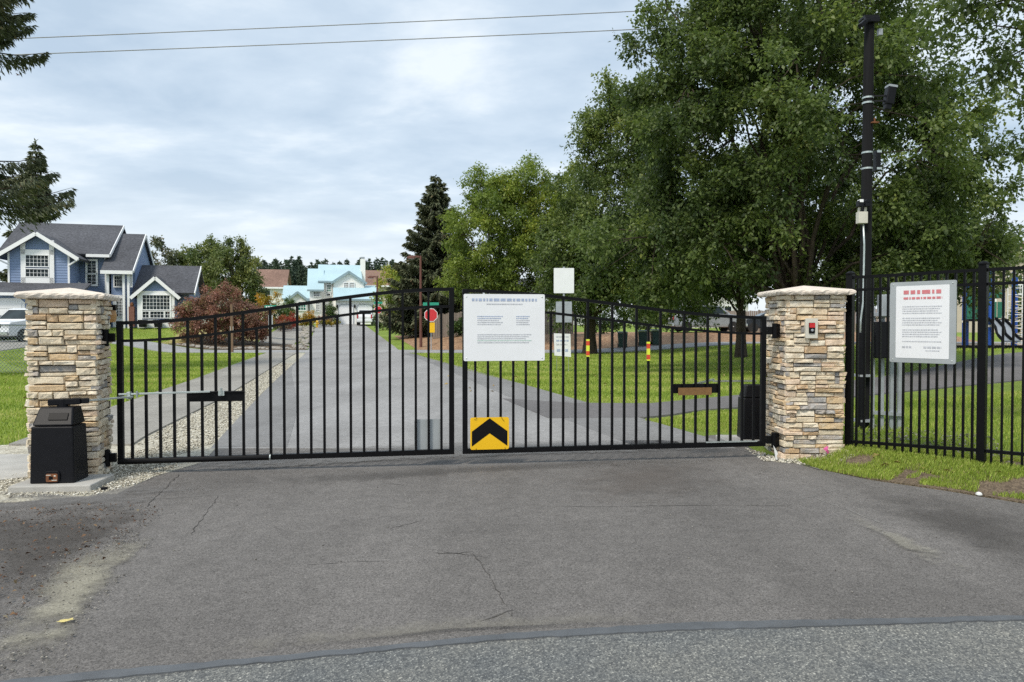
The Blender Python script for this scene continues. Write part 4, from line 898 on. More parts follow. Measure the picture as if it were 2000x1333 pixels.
# two-storey front gable
wl = [H(18, 553, -1.0), H(135, 553, -1.0)]; wz0 = -.3; ze = H(135, 492, -1.0)[1]; zpk = H(72, 458, -1.0)[1]; xl, xr = wl[0][0], wl[1][0]; xmid = (xl + xr) / 2
poly = [(xl, wz0), (xr, wz0), (xr, ze), (xmid, zpk), (xl, ze)]
MB().slab([(x, -1.0, z) for x, z in poly], (0, 8.5, 0)).build('wall', M['siding'], bh); lap(bh, [(x, z) if z > 0 else (x, zr_ - .05) for x, z in poly], -1.0, M['siding'])
mb = MB(); sl_ = (zpk - ze) / (xr - xmid); ov = .75
for s_ in (-1, 1):
    xe = xmid + s_ * (xr - xmid + ov); zed = ze - sl_ * ov
    roof_slab(mb, (xe, -1.55, zed), (xe, 6.5, zed), (xmid, 6.5, zpk + .12), (xmid, -1.55, zpk + .12), .16)
mb.build('roof', M['roof'], bh)
mb = MB()
for s_ in (-1, 1):
    xe = xmid + s_ * (xr - xmid + ov); mb.bar((xe, -1.6, ze - sl_ * ov - .12), (xmid, -1.6, zpk - .0), .07, .26)
    xk = xr if s_ > 0 else xl; mb.bar((xk, -1.06, ze - 1.0), (xk + s_ * .75, -1.5, ze - sl_ * ov - .1), .1, .1)
    mb.box((xk, -1.03, (zr_ + ze) / 2 - .1), (.12, .1, ze - zr_ - .1))
mb.build('gable_trim', M['trim'], bh)
xa, za = H(42, 556, -1.06); xb, zb = H(105, 470, -1.06)
mb = MB()
for cx_, cz_, w, h in ((xa + .13, (za + zb) / 2, .3, zb - za), (xb - .13, (za + zb) / 2, .3, zb - za), ((xa + xb) / 2, H(70, 493, -1.06)[1], xb - xa, .36), ((xa + xb) / 2, za + .25, xb - xa, .5)): mb.box((cx_, -1.07, cz_), (w, .12, h))
mb.build('window_surround', M['trim'], bh)
window(bh, BF, 51, 499, 95, 521, -1.05, 6, 3, trim=.06); window(bh, BF, 51, 526, 95, 541, -1.05, 6, 2, trim=.06)
# main block
mx0 = H(20, 560, 1.6)[0]; mx1 = H(209, 560, 1.6)[0]; me_ = H(190, 497, 1.2)[1]; mr = H(150, 438, 5.4)[1]
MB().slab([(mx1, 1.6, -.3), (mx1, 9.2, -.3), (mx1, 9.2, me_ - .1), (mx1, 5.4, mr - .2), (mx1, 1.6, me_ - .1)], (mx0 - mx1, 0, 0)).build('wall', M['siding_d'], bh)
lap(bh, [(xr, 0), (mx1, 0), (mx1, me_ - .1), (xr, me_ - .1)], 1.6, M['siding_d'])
mb = MB(); xe0, xe1 = mx0 - .6, mx1 + .35
roof_slab(mb, (xe0, 1.0, me_), (xe1, 1.0, me_), (xe1, 5.4, mr), (xe0, 5.4, mr), .16); roof_slab(mb, (xe0, 9.8, me_), (xe1, 9.8, me_), (xe1, 5.4, mr), (xe0, 5.4, mr), .16); mb.build('roof', M['roof'], bh)
mb = MB(); mb.box(((xr + xe1) / 2 + .3, .95, me_ - .13), (xe1 - xr - .6, .1, .22)); mb.bar((xe1 + .03, 1.0, me_ - .1), (xe1 + .03, 5.4, mr - .1), .06, .26); mb.box((mx1 - .06, 1.56, me_ / 2), (.13, .1, me_)); mb.build('eave_trim', M['trim'], bh)
window(bh, BF, 171, 510, 188, 534, 1.55, 2, 4, trim=.13); window(bh, BF, 171, 537, 188, 556, 1.55, 2, 3, trim=.13); window(bh, BF, 142, 502, 149, 541, 1.56, 1, 2, trim=.1)
MB().box((H(146, 556, 1.4)[0], 1.3, H(146, 556, 1.4)[1]), (.75, .5, .35)).build('vent_box', M['trim'], bh)
# entry bay
c0 = 0.6; ex0 = H(209, 560, c0)[0]; ex1 = H(257, 560, c0)[0]; ee = H(230, 529, .3)[1]; er = H(250, 457, 4.6)[1]
MB().slab([(ex1, c0 + 1.2, -.3), (ex1, 8.6, -.3), (ex1, 8.6, ee), (ex1, 4.6, er - .2), (ex1, c0 + 1.2, er - .2 - (er - ee) * .62)], (ex0 - ex1, 0, 0)).build('wall', M['siding'], bh)
mb = MB(); roof_slab(mb, (ex0 - .3, .1, ee), (ex1 + .2, .1, ee), (ex1 + .2, 4.6, er), (ex0 - .3, 4.6, er), .15); roof_slab(mb, (ex0 - .3, 9.1, ee), (ex1 + .2, 9.1, ee), (ex1 + .2, 4.6, er), (ex0 - .3, 4.6, er), .15); mb.build('roof', M['roof'], bh)
mb = MB(); mb.box(((ex0 + ex1) / 2 - .05, .05, ee - .14), (ex1 - ex0 + .5, .12, .26)); mb.bar((ex1 + .23, .1, ee - .1), (ex1 + .23, 4.6, er - .1), .06, .24); mb.bar((ex1 + .23, 9.1, ee - .1), (ex1 + .23, 4.6, er - .1), .06, .24); mb.build('eave_trim', M['trim'], bh)
for xx in (ex0 + .1, ex1 - .18, ex1 - .5): MB().box((xx, .45, ee / 2 - .2), (.16, .16, ee + .1)).build('porch_post', M['trim'], bh)
window(bh, BF, 224, 540, 241, 560, c0 + 1.15, 4, 3, trim=.08)
dx0, dz1 = H(222, 578, c0 + 1.15); dx1 = H(243, 578, c0 + 1.15)[0]
d_ = MB().box(((dx0 + dx1) / 2, c0 + 1.13, dz1 / 2), (dx1 - dx0 + .1, .08, dz1 + .1)).build('front_door', M['trim'], bh); window(d_, BF, 228, 583, 241, 618, c0 + 1.08, 4, 6, trim=.03, bar=.03)
MB().box((H(258, 620, .3)[0], .3, .75), (.38, .38, 1.5)).build('brick_post', M['brick'], bh)
MB().lathe([(.1, 0), (.14, .1), (.1, .28), (.02, .33)], (H(258, 620, .3)[0], .3, 1.5), 8).build('porch_lantern', M['rust'], bh)
window(bh, BF, 255.5, 529, 257.5, 560, .55, 1, 1, trim=.06)
# right wing with picture window
rx0 = H(256, 600, .4)[0]; rx1 = H(375, 600, 1.2)[0]; re = H(350, 570, .8)[1]; rr_ = H(330, 519, 4.2)[1]
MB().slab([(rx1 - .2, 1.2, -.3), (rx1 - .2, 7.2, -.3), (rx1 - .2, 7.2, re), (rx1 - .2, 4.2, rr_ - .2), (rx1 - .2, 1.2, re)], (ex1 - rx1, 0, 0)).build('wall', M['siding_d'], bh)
mb = MB(); roof_slab(mb, (ex1 + .02, .6, re - .1), (rx1 + .25, .6, re - .1), (rx1 + .25, 4.2, rr_), (ex1 + .02, 4.2, rr_), .15); roof_slab(mb, (ex1 + .02, 7.8, re - .1), (rx1 + .25, 7.8, re - .1), (rx1 + .25, 4.2, rr_), (ex1 + .02, 4.2, rr_), .15); mb.build('roof', M['roof'], bh)
MB().bar((rx1 + .28, .6, re - .2), (rx1 + .28, 4.2, rr_ - .1), .06, .24).build('rake_board', M['trim'], bh)
qx0, qx1 = H(269, 600, 0)[0], H(341, 600, 0)[0]; qe = H(300, 572, 0)[1]; qp = H(305, 543, 0)[1]; qm = (qx0 + qx1) / 2
MB().slab([(qx0, 0, -.3), (qx1, 0, -.3), (qx1, 0, qe), (qm, 0, qp), (qx0, 0, qe)], (0, 3.0, 0)).build('wall', M['siding'], bh); lap(bh, [(qx0 + .1, qe), (qx1 - .1, qe), (qm, qp)], 0, M['siding'])
mb = MB(); sl2 = (qp - qe) / (qx1 - qm)
for s_ in (-1, 1): roof_slab(mb, (qm + s_ * (qx1 - qm + .4), -.35, qe - sl2 * .4), (qm + s_ * (qx1 - qm + .4), 3.2, qe - sl2 * .4), (qm, 3.2, qp + .1), (qm, -.35, qp + .1), .13)
mb.build('roof', M['roof'], bh)
mb = MB()
for s_ in (-1, 1): mb.bar((qm + s_ * (qx1 - qm + .42), -.38, qe - sl2 * .4 - .1), (qm, -.38, qp - .02), .06, .24)
mb.box((qx0 + .16, -.05, qe / 2 + .1), (.34, .1, qe + .1)); mb.box((qx1 - .16, -.05, qe / 2 + .1), (.34, .1, qe + .1)); mb.box((qm, -.052, qe - .02), (qx1 - qx0, .1, .28)); mb.box((qm, -.052, .22), (qx1 - qx0, .1, .6)); mb.build('gable_trim', M['trim'], bh)
window(bh, BF, 279, 577, 333, 605, -.05, 8, 4, trim=.07); window(bh, BF, 279, 609, 291, 621, -.05, 2, 2, trim=.05); window(bh, BF, 294, 609, 320, 621, -.05, 4, 2, trim=.05); window(bh, BF, 323, 609, 333, 621, -.05, 2, 2, trim=.05)
for px in (279, 309): MB().lathe([(.26, 0), (.34, .5), (.36, .55)], (H(px, 637, -.6)[0], -.6, -.05), 10).build('planter_tub', M['blackp'], bh)
# white house at the end of the road
WF = Frame((-18.6, 92.5, 1.9), R(14)); wh = thing('white_house', 'white two storey house with pale blue roofs at the road end', 'house', tuple(WF.O), WF.a); H = WF.hit
def gable_block(px0, px1, c0, depth, py_e, py_r, mat, par, ridge_px=None, roof='roof_blue', back=True, ov=.4, z0=-.5, fas='fascia'):
    x0, x1 = H(px0, 600, c0)[0], H(px1, 600, c0)[0]; ze = H(px0, py_e, c0 - ov)[1]; zr = H(px0, py_r, c0 + depth / 2)[1]
    MB().slab([(x1, c0, z0), (x1, c0 + depth, z0), (x1, c0 + depth, ze), (x1, c0 + depth / 2, zr - .2), (x1, c0, ze)], (x0 - x1, 0, 0)).build('wall', mat, par)
    mb = MB()
    for s_ in (0, 1):
        ye = c0 - ov if s_ == 0 else c0 + depth + ov; roof_slab(mb, (x0 - .3, ye, ze), (x1 + .3, ye, ze), (x1 + .3, c0 + depth / 2, zr), (x0 - .3, c0 + depth / 2, zr), .16)
    mb.build('roof', M[roof], par); MB().box(((x0 + x1) / 2, c0 - ov - .04, ze - .1), (x1 - x0 + .6, .09, .22)).build('gutter', M[fas], par)
    return x0, x1, ze, zr
def front_gable(px0, px1, c0, depth, py_e, py_p, mat, par, roof='roof_blue', tm='fascia', ov=.35, z0=-.5):
    x0, x1 = H(px0, 600, c0)[0], H(px1, 600, c0)[0]; ze = H(px0, py_e, c0)[1]; zp = H(px0, py_p, c0)[1]; xm = (x0 + x1) / 2; s0 = (zp - ze) / (x1 - xm)
    MB().slab([(x0, c0, z0), (x1, c0, z0), (x1, c0, ze), (xm, c0, zp), (x0, c0, ze)], (0, depth, 0)).build('wall', mat, par)
    mb = MB(); mt = MB()
    for s_ in (-1, 1):
        xe = xm + s_ * (x1 - xm + ov); zz = ze - s0 * ov; roof_slab(mb, (xe, c0 - .3, zz), (xe, c0 + depth, zz), (xm, c0 + depth, zp + .12), (xm, c0 - .3, zp + .12), .15); mt.bar((xe, c0 - .34, zz - .1), (xm, c0 - .34, zp), .07, .26)
    mb.build('roof', M[roof], par); mt.build('gable_trim', M[tm], par); return x0, x1, ze, zp
gable_block(556, 604, 1.5, 7, 583, 558, M['cream'], wh); front_gable(562, 601, 0.4, 3.2, 585, 571, M['cream'], wh)
gable_block(605, 628, 1.0, 7, 566, 525, M['cream'], wh); gable_block(626, 703, 2.2, 8.4, 549, 517, M['cream'], wh); front_gable(652, 711, 0.6, 6, 549, 531, M['cream'], wh)
gable_block(656, 731, -2.6, 6.0, 584, 562, M['cream'], wh); gable_block(708, 733, 3.5, 5.5, 569, 558, M['cream'], wh)
cx_, cz_ = H(708.5, 507, 5.0); MB().box((cx_, 5.0, cz_ / 2), (.62, .75, cz_)).build('chimney', M['cream'], wh); MB().box((cx_, 5.0, cz_ + .15), (.5, .5, .3)).build('chimney_cap', M['steel'], wh)
window(wh, WF, 672.5, 553, 680, 569, .55, 3, 5, 'shade', .09, .05); window(wh, WF, 684, 553, 691, 569, .55, 3, 5, 'shade', .09, .05); window(wh, WF, 639, 557, 646, 570, 2.15, 2, 3, 'glass_g', .1, .05); window(wh, WF, 639, 574, 645, 578, 2.15, 2, 1, 'glass', .08)
window(wh, WF, 613, 571, 624, 579, .95, 4, 2, 'glass', .06, .05); window(wh, WF, 618, 591, 624, 609, .95, 3, 4, 'glass', .08, .05); window(wh, WF, 583, 590, 597, 606, .35, 3, 3, 'glass_g', .1, .05)
for a, b in ((661, 690), (697, 727)):
    xa, xb = H(a, 600, -2.6)[0], H(b, 600, -2.6)[0]; zt2 = H(a, 595, -2.6)[1]; zb2 = -.4; q = .3
    mb = MB(); mb.slab([(xa, -2.66, zb2), (xb, -2.66, zb2), (xb, -2.66, zt2 - q), (xb - q, -2.66, zt2), (xa + q, -2.66, zt2), (xa, -2.66, zt2 - q)], (0, .05, 0)); g = mb.build('garage_door', M['trim'], wh)
    mb = MB(); 
    for (p_, q_) in (((xa, zb2), (xa, zt2 - q)), ((xa, zt2 - q), (xa + q, zt2)), ((xa + q, zt2), (xb - q, zt2)), ((xb - q, zt2), (xb, zt2 - q)), ((xb, zt2 - q), (xb, zb2))): mb.bar((p_[0], -2.69, p_[1]), (q_[0], -2.69, q_[1]), .05, .07, up=(0, 1, 0))
    mb.build('door_frame', M['steel'], g)
for px in (658.5, 693, 729): MB().lathe([(.06, 0), (.11, .1), (.09, .35), (.02, .42)], (H(px, 600, -2.7)[0], -2.72, H(px, 602, -2.7)[1]), 8).build('wall_lamp', M['black'], wh)
# smaller houses
def small_house(label, O, a, w, d, ez, rz_, wall, roof, wins=(), name='house', gable_front=False):
    t = thing(name, label, 'house', O, a)
    if gable_front:
        MB().slab([(-w / 2, 0, -.6), (w / 2, 0, -.6), (w / 2, 0, ez), (0, 0, rz_ - .15), (-w / 2, 0, ez)], (0, d, 0)).build('wall', M[wall], t); mb = MB(); s0 = (rz_ - ez) / (w / 2); mt = MB()
        for s_ in (-1, 1):
            roof_slab(mb, (s_ * (w / 2 + .5), -.5, ez - s0 * .5), (s_ * (w / 2 + .5), d + .4, ez - s0 * .5), (0, d + .4, rz_), (0, -.5, rz_)); mt.bar((s_ * (w / 2 + .5), -.54, ez - s0 * .5 - .12), (0, -.54, rz_ - .12), .08, .32)
        mb.build('roof', M[roof], t); mt.build('gable_trim', M['trim'], t)
    else:
        MB().slab([(w / 2, 0, -.6), (w / 2, d, -.6), (w / 2, d, ez), (w / 2, d / 2, rz_ - .2), (w / 2, 0, ez)], (-w, 0, 0)).build('wall', M[wall], t); mb = MB()
        for y in (-.5, d + .5): roof_slab(mb, (-w / 2 - .4, y, ez - .1), (w / 2 + .4, y, ez - .1), (w / 2 + .4, d / 2, rz_), (-w / 2 - .4, d / 2, rz_))
        mb.build('roof', M[roof], t); MB().box((0, -.54, ez - .2), (w + .8, .1, .22)).build('gutter', M['trim'], t)
    for (x, z, ww, hh) in wins:
        mb = MB(); mb.box((x, -.03, z), (ww + .24, .08, hh + .24)); f = mb.build('window', M['trim'], t); MB().box((x, -.075, z), (ww, .02, hh)).build('pane', M['glass'], f)
        mb = MB(); mb.box((x, -.09, z), (.05, .03, hh)); mb.box((x, -.092, z), (ww, .03, .05)); mb.build('muntin', M['trim'], f)
    return t
def base_at(px, Y): X = (px - 1000) / FPX * Y; return (X, Y, hgt(X, Y))
small_house('white house with brown shingle roof behind the olive trees', base_at(528, 100), R(12), 3.6, 8, 5.0, 7.6, 'cream', 'roof_brown', ((-.5, 3.8, 1.0, 1.2),))
small_house('brown roofed house peeping out behind the white chimney', base_at(722, 112), R(14), 5.4, 8, 5.9, 8.4, 'beige', 'roof_brown', ((1, 4, 1, 1.1),))
small_house('long pale house with white end wall behind the burgundy bush', base_at(398, 72), R(15), 4.0, 6, 4.3, 4.6, 'trim', 'roof', ((-.8, 2.4, 1, 1.2),))
small_house('pale grey gabled house half hidden behind the oak boughs', base_at(1372, 74), R(6), 9.5, 9, 3.0, 5.2, 'greyw', 'roof', ((-2.4, 1.5, 1.3, 1.3), (2.2, 1.5, 1.5, 1.3)), gable_front=True)
small_house('light grey house low behind the maple trunk', base_at(1075, 82), R(10), 10, 9, 3.0, 5.4, 'greyw', 'roof', ((-2.4, 1.5, 1.3, 1.3), (2.2, 1.5, 1.5, 1.3)))
small_house('beige gabled house rising behind the playground', base_at(2075, 58), R(-14), 15, 10, 4.6, 8.0, 'beige', 'roof_brown', ((-5.2, 3.2, .9, 1.3), (-3.0, 3.2, .9, 1.3), (1, 3, 1, 1.3)), gable_front=True)
# ================================================================== vehicles
def car(name, label, cat, loc, rz, paint, L, Wd, Hh, hood, kindv='suv', group=None):
    t = thing(name, label, cat, loc, rz, group); hw_ = Wd / 2; bl = hood + .08
    front = L / 2; prof = [(front - .1, .32), (front, .5), (front - .01, hood - .18), (front - .16, hood - .02), (front - 1.12, bl), (front - 1.85, Hh - .06), (front - 2.25, Hh), (-L / 2 + .75, Hh - .03), (-L / 2 + .25, bl + .02), (-L / 2 + .02, hood - .1), (-L / 2, .5), (-L / 2 + .12, .34)]
    wv = [hw_ - .06, hw_ - .02, hw_ - .03, hw_ - .06, hw_ - .05, hw_ - .2, hw_ - .22, hw_ - .22, hw_ - .06, hw_ - .03, hw_ - .02, hw_ - .06]
    vs = [(x, -w, z) for (x, z), w in zip(prof, wv)] + [(x, w, z) for (x, z), w in zip(prof, wv)]; n = len(prof)
    low = [0, 1, 2, 3, 4, 8, 9, 10, 11]; top = [4, 5, 6, 7, 8]
    fs = [tuple(low), tuple(i + n for i in low[::-1]), tuple(top), tuple(i + n for i in top[::-1])] + [(i, (i + 1) % n, (i + 1) % n + n, i + n) for i in range(n)]
    MB().add(vs, fs).build('body', paint, t, .05, smooth=False)
    def on(i, j, f): a, b = Vector((prof[i][0], 0, prof[i][1])), Vector((prof[j][0], 0, prof[j][1])); return a + (b - a) * f
    def pane(i, j, w0, w1_, nm):
        a, b = on(i, j, .1), on(i, j, .9); nn = Vector((-(b - a).z, 0, (b - a).x)).normalized(); nn = nn if nn.z > 0 else -nn; nn *= .012
        MB().slab([a + nn + Vector((0, -w0, 0)), a + nn + Vector((0, w0, 0)), b + nn + Vector((0, w1_, 0)), b + nn + Vector((0, -w1_, 0))], -nn * .8).build(nm, M['glass'], t)
    pane(4, 5, hw_ - .14, hw_ - .27, 'windscreen'); pane(8, 7, hw_ - .16, hw_ - .3, 'rear_window')
    for s_ in (-1, 1):
        xs = [front - 1.32, front - 1.95, front - 2.35, -L / 2 + 1.0, -L / 2 + .6]; zs = [bl + .05, Hh - .13, Hh - .1, Hh - .12, bl + .06]; wy = [hw_ - .055, hw_ - .17, hw_ - .18, hw_ - .18, hw_ - .06]
        MB().slab([(x, s_ * (w + .012), z) for x, z, w in zip(xs, zs, wy)], (0, -s_ * .01, 0)).build('side_window', M['glass'], t)
        MB().box((front - .04, s_ * (hw_ - .28), hood - .22), (.12, .4, .18)).build('headlight', M['lens'], t, .02)
        MB().box((-L / 2 + .03, s_ * (hw_ - .13), hood - .1), (.1, .16, .45)).build('tail_light', M['tail'], t, .02)
        MB().box((front - 1.45, s_ * (hw_ + .1), bl + .12), (.1, .2, .16)).build('mirror', paint, t, .03)
        for xx in (front - .95, -L / 2 + .95):
            rw = .37; mrot = Matrix.Rotation(R(90), 4, 'X'); MB().lathe([(rw * .6, -.12), (rw * .96, -.12), (rw, -.08), (rw, .08), (rw * .96, .12), (rw * .6, .12)], (xx, s_ * (hw_ - .1), rw), 20, mrot).build('tyre', M['tyre'], t)
            MB().lathe([(rw * .62, -.105), (rw * .58, .09), (rw * .2, .1), (.03, .13)], (xx, s_ * (hw_ - .1), rw), 14, Matrix.Rotation(R(-90 * s_), 4, 'X')).build('rim', M['rim'], t)
    MB().box((front + .0, 0, hood - .24), (.06, Wd * .46, .2)).build('grille', M['black'], t, .01)
    MB().box((front + .035, 0, hood - .24), (.02, Wd * .46, .05)).build('grille_bar', M['chrome'], t)
    MB().box((front + .02, 0, .48), (.16, Wd - .12, .2)).build('bumper', M['chrome'] if kindv == 'truck' else paint, t, .03)
    MB().box((-L / 2 - .02, 0, .5), (.14, Wd - .1, .22)).build('bumper', M['chrome'] if kindv == 'truck' else paint, t, .03)
    MB().box((front + .105, 0, .47), (.01, .3, .15)).build('number_plate', M['trim'], t); MB().box((-L / 2 - .035, 0, hood - .15), (.01, .3, .15)).build('number_plate', M['trim'], t)
    return t
def vloc(px, Y, dz=0.03): X = (px - 1000) / FPX * Y; return (X, Y, hgt(X, Y) + dz)
car('parked_suv', 'white sport utility vehicle parked facing the chain link fence', 'car', vloc(58, 43.5), R(-100), M['car_white'], 4.9, 2.0, 1.95, 1.15, 'truck')
car('parked_car', 'dark hatchback parked close to the garage doors', 'car', vloc(-2, 45.5), R(-98), M['car_dark'], 4.4, 1.85, 1.55, .98)
car('parked_jeep', 'white four wheel drive with dark bumper outside the far garages', 'car', (at(714, 620, 86).x, 86, hgt(at(714, 620, 86).x, 86) + .02), R(98), M['car_white'], 4.2, 1.8, 1.8, 1.1)
car('parked_pickup', 'silver and dark vehicle parked on the bank beneath the oak', 'car', vloc(1378, 52.5, .04), R(4), M['car_silver'], 5.2, 2.0, 1.9, 1.15, 'truck')
car('parked_car', 'dark car parked on the bank before the grey gabled house', 'car', vloc(1500, 54.5, .04), R(176), M['car_dark'], 4.5, 1.85, 1.5, .98)
# ================================================================== street furniture beyond the gate
def lamp(label, px, py_top, Y, armdir):
    X = (px - 1000) / FPX * Y; g = hgt(X, Y); h = at(px, py_top, Y).z - g; t = thing('street_lamp', label, 'street lamp', (X, Y, g))
    MB().tube([(0, 0, -.1), (0, 0, h)], [.1, .075], 8).build('post', M['lamp_brown'], t); MB().bar((-.1, 0, h - .06), (.75 * armdir, 0, h - .03), .12, .12).build('arm', M['lamp_brown'], t)
    MB().box((.62 * armdir, 0, h - .12), (.5, .3, .16)).build('lamp_head', M['lamp_brown'], t, .02); MB().box((.62 * armdir, 0, h - .21), (.36, .22, .03)).build('lens', M['lens'], t)
lamp('brown street lamp with short arm before the tall spruce', 822, 500, 49, -1); lamp('slim brown street lamp beside the white house garages', 737, 540, 70, -1)
def sign_post(label, px, Y, top, parts, name='traffic_sign', cat='sign', rz=0, pm='steel', w=.05):
    X = (px - 1000) / FPX * Y; g = hgt(X, Y); t = thing(name, label, cat, (X, Y, g), rz); MB().bar((0, 0, -.1), (0, 0, top), w, w, up=(0, 1, 0)).build('post', M[pm], t)
    for nm, mt, shape, z, w_, h_ in parts:
        if shape == 'oct': P = [(w_ / 2 * math.cos(R(22.5 + 45 * k)) / .924, z + w_ / 2 * math.sin(R(22.5 + 45 * k)) / .924) for k in range(8)]
        elif shape == 'dia': P = [(0, z - w_ / 2), (w_ / 2, z), (0, z + w_ / 2), (-w_ / 2, z)]
        else: P = rounded(-w_ / 2, w_ / 2, z - h_ / 2, z + h_ / 2, .02)
        MB().slab([(x, -.035 - (.004 if nm == 'border' else .008), zz) for x, zz in P], (0, .003, 0)).build(nm, M[mt], t)
    return t
sign_post('green street name blades over a red octagon before the spruce', 842, 44.5, 2.95, [('name_blade', 'signgreen', 'r', 2.86, .95, .2), ('border', 'trim', 'oct', 2.2, .78, .78), ('panel', 'signred', 'oct', 2.2, .72, .72), ('plate', 'yellow', 'r', 1.45, .45, .6)])
sign_post('far green name blade over red octagon near slim lamp', 739, 68, 2.9, [('name_blade', 'signgreen', 'r', 2.8, .8, .2), ('border', 'trim', 'oct', 2.15, .7, .7), ('panel', 'signred', 'oct', 2.15, .64, .64)])
sn = sign_post('green street name sign standing by the burgundy bush', 529, 48.5, 2.95, [('name_blade', 'signgreen', 'r', 2.72, .78, .24), ('plate', 'alu', 'r', 1.75, .3, .9)])
text_bars(sn, [(-.3, .3, 2.72, 'trim', .1)], -.047, 3)
wp = sign_post('weathered wooden stake with a white tag before burgundy bush', 453, 42.6, 2.8, [('tag', 'trim', 'r', 1.35, .18, .36)], 'wooden_stake', 'post', 0, 'post_wood', .13)
rsn = sign_post('white road notice above a bluish plate on grey post inside lawn', 1101, 21.3, 3.25, [('panel', 'white', 'r', 2.85, .58, .72), ('plate', 'steel', 'r', 1.95, .46, .6)])
s = thing('yard_sign', 'white yard sign with faint print stuck in the lawn', 'sign', (at(1099, 690, 25).x, 25.0, 0), R(-4))
MB().slab([(-.28, 0, .55), (.28, 0, .5), (.26, 0, 1.28), (-.3, 0, 1.3)], (0, .01, 0)).build('panel', M['white'], s)
for x in (-.2, .2): MB().tube([(x, .015, -.1), (x, .015, .7)], .006, 5).build('stake', M['steel'], s)
text_bars(s, [(-.22, .2, 1.18, 'ink_grey', .05), (-.22, .2, 1.05, 'ink_blue', .06), (-.22, .15, .92, 'ink_grey', .05), (-.2, .18, .72, 'ink_blue', .09)], -.003, 5)
bt = None
for i, (px, lab) in enumerate(((1216, 'dark green wheeled bin with a pale spot, apart from two others'), (1256, 'dark green wheeled bin between another bin and the parked vehicle'), (1281, 'dark green wheeled bin closest to the parked vehicle'))):
    Y = 46.4; X = (px - 1000) / FPX * Y
    t = thing('wheeled_bin', lab, 'bin', (X, Y, hgt(X, Y) + .03), R(random.uniform(-15, 15)), 'wheeled bins on the kerb')
    MB().add([(-.24, -.24, .04), (.24, -.24, .04), (.24, .2, .04), (-.24, .2, .04), (-.31, -.34, .92), (.31, -.34, .92), (.31, .3, .92), (-.31, .3, .92)], [(3, 2, 1, 0), (4, 5, 6, 7), (0, 1, 5, 4), (1, 2, 6, 5), (2, 3, 7, 6), (3, 0, 4, 7)]).build('body', M['bin'], t, .03)
    MB().add([(-.33, -.38, .93), (.33, -.38, .93), (.33, .36, .95), (-.33, .36, .95), (-.28, -.3, 1.0), (.28, -.3, 1.0), (.28, .3, 1.03), (-.28, .3, 1.03)], [(3, 2, 1, 0), (4, 5, 6, 7), (0, 1, 5, 4), (1, 2, 6, 5), (2, 3, 7, 6), (3, 0, 4, 7)]).build('lid', M['bin'], t, .02)
    MB().tube([(-.26, .42, .9), (.26, .42, .9)], .02, 6).build('handle', M['bin'], t)
    for s_ in (-1, 1): MB().lathe([(.13, -.03), (.13, .03)], (s_ * .27, .26, .13), 12, Matrix.Rotation(R(90), 4, 'Y')).build('wheel', M['tyre'], t)
    if i == 0: MB().lathe([(.05, 0), (.05, .006)], (-.1, -.3, .66), 10, Matrix.Rotation(R(90), 4, 'X')).build('sticker', M['trim'], t)
    else: MB().box((.05, -.275, .5), (.16, .006, .05)).build('sticker', M['trim'], t)
# timber fences
def board_fence(label, pa_, pb_, Y0, Y1, h):
    A = Vector(((pa_ - 1000) / FPX * Y0, Y0, 0)); B = Vector(((pb_ - 1000) / FPX * Y1, Y1, 0)); t = thing('board_fence', label, 'fence', (A.x, A.y, hgt(A.x, A.y))); L = (B - A).length; d = (B - A) / L; n = int(L / .15); r = random.Random(int(pa_))
    mb = MB()
    for i in range(n):
        p = A + d * (L * (i + .5) / n); g = hgt(p.x, p.y); hh = h + r.uniform(-.05, .05); mb.bar((p.x, p.y, g + .05), (p.x, p.y, g + hh), .14, .02, up=(d.y, -d.x, 0))
    kind(mb.build('boards', M['boards'], t, world=True), 'stuff')
    for zz in (.35, 1.35): MB().bar((A.x - d.y * .04, A.y + .05, hgt(A.x, A.y) + zz), (B.x, B.y + .05, hgt(B.x, B.y) + zz), .05, .09).build('rail', M['boards'], t, world=True)
    for i in range(int(L / 2.4) + 1):
        p = A + d * min(L, i * 2.4); g = hgt(p.x, p.y); MB().bar((p.x, p.y + .09, g - .1), (p.x, p.y + .09, g + h + .08), .1, .1).build('post', M['boards'], t, world=True)
board_fence('weathered board fence behind the mulch below the maple', 846, 1120, 54, 56, 1.75); board_fence('weathered board fence behind the parked cars near the oak', 1420, 1760, 58, 54, 1.8)
# chain link fence on the left
cf = thing('chain_link_fence', 'grey chain link fence across the lawn by the parked vehicles', 'fence', (-16.0, 23.5, 0))
mb = MB(); x0, x1, yy, z1 = -24.0, -13.6, 23.5, 1.58; k = 0
while x0 + k * .12 < x1 + 1.6:
    xa = x0 + k * .12
    for s_ in (-1, 1):
        pts = [(xa, .06), (xa + s_ * z1, z1)]
        (ax, az), (bx, bz) = pts
        if s_ > 0:
            if bx > x1: bz = az + (x1 - ax); bx = x1
            if ax > x1: continue
        else:
            if bx < x0: bz = az + (ax - x0); bx = x0
            if ax > x1: az = az + (ax - x1); ax = x1
            if az >= z1: continue
        mb.bar((ax, yy, az), (bx, yy, bz), .007, .007)
    k += 1
kind(mb.build('wire_mesh', M['steel'], cf, world=True), 'stuff')
for i, x in enumerate((-13.6, -16.35, -18.9, -21.5, -24.0)): MB().tube([(x, yy + .03, -.1), (x, yy + .03, z1 + .05)], .03, 8).build('post', M['steel'], cf, world=True)
MB().tube([(x0, yy, z1), (x1, yy, z1)], .022, 8).build('top_rail', M['steel'], cf, world=True)
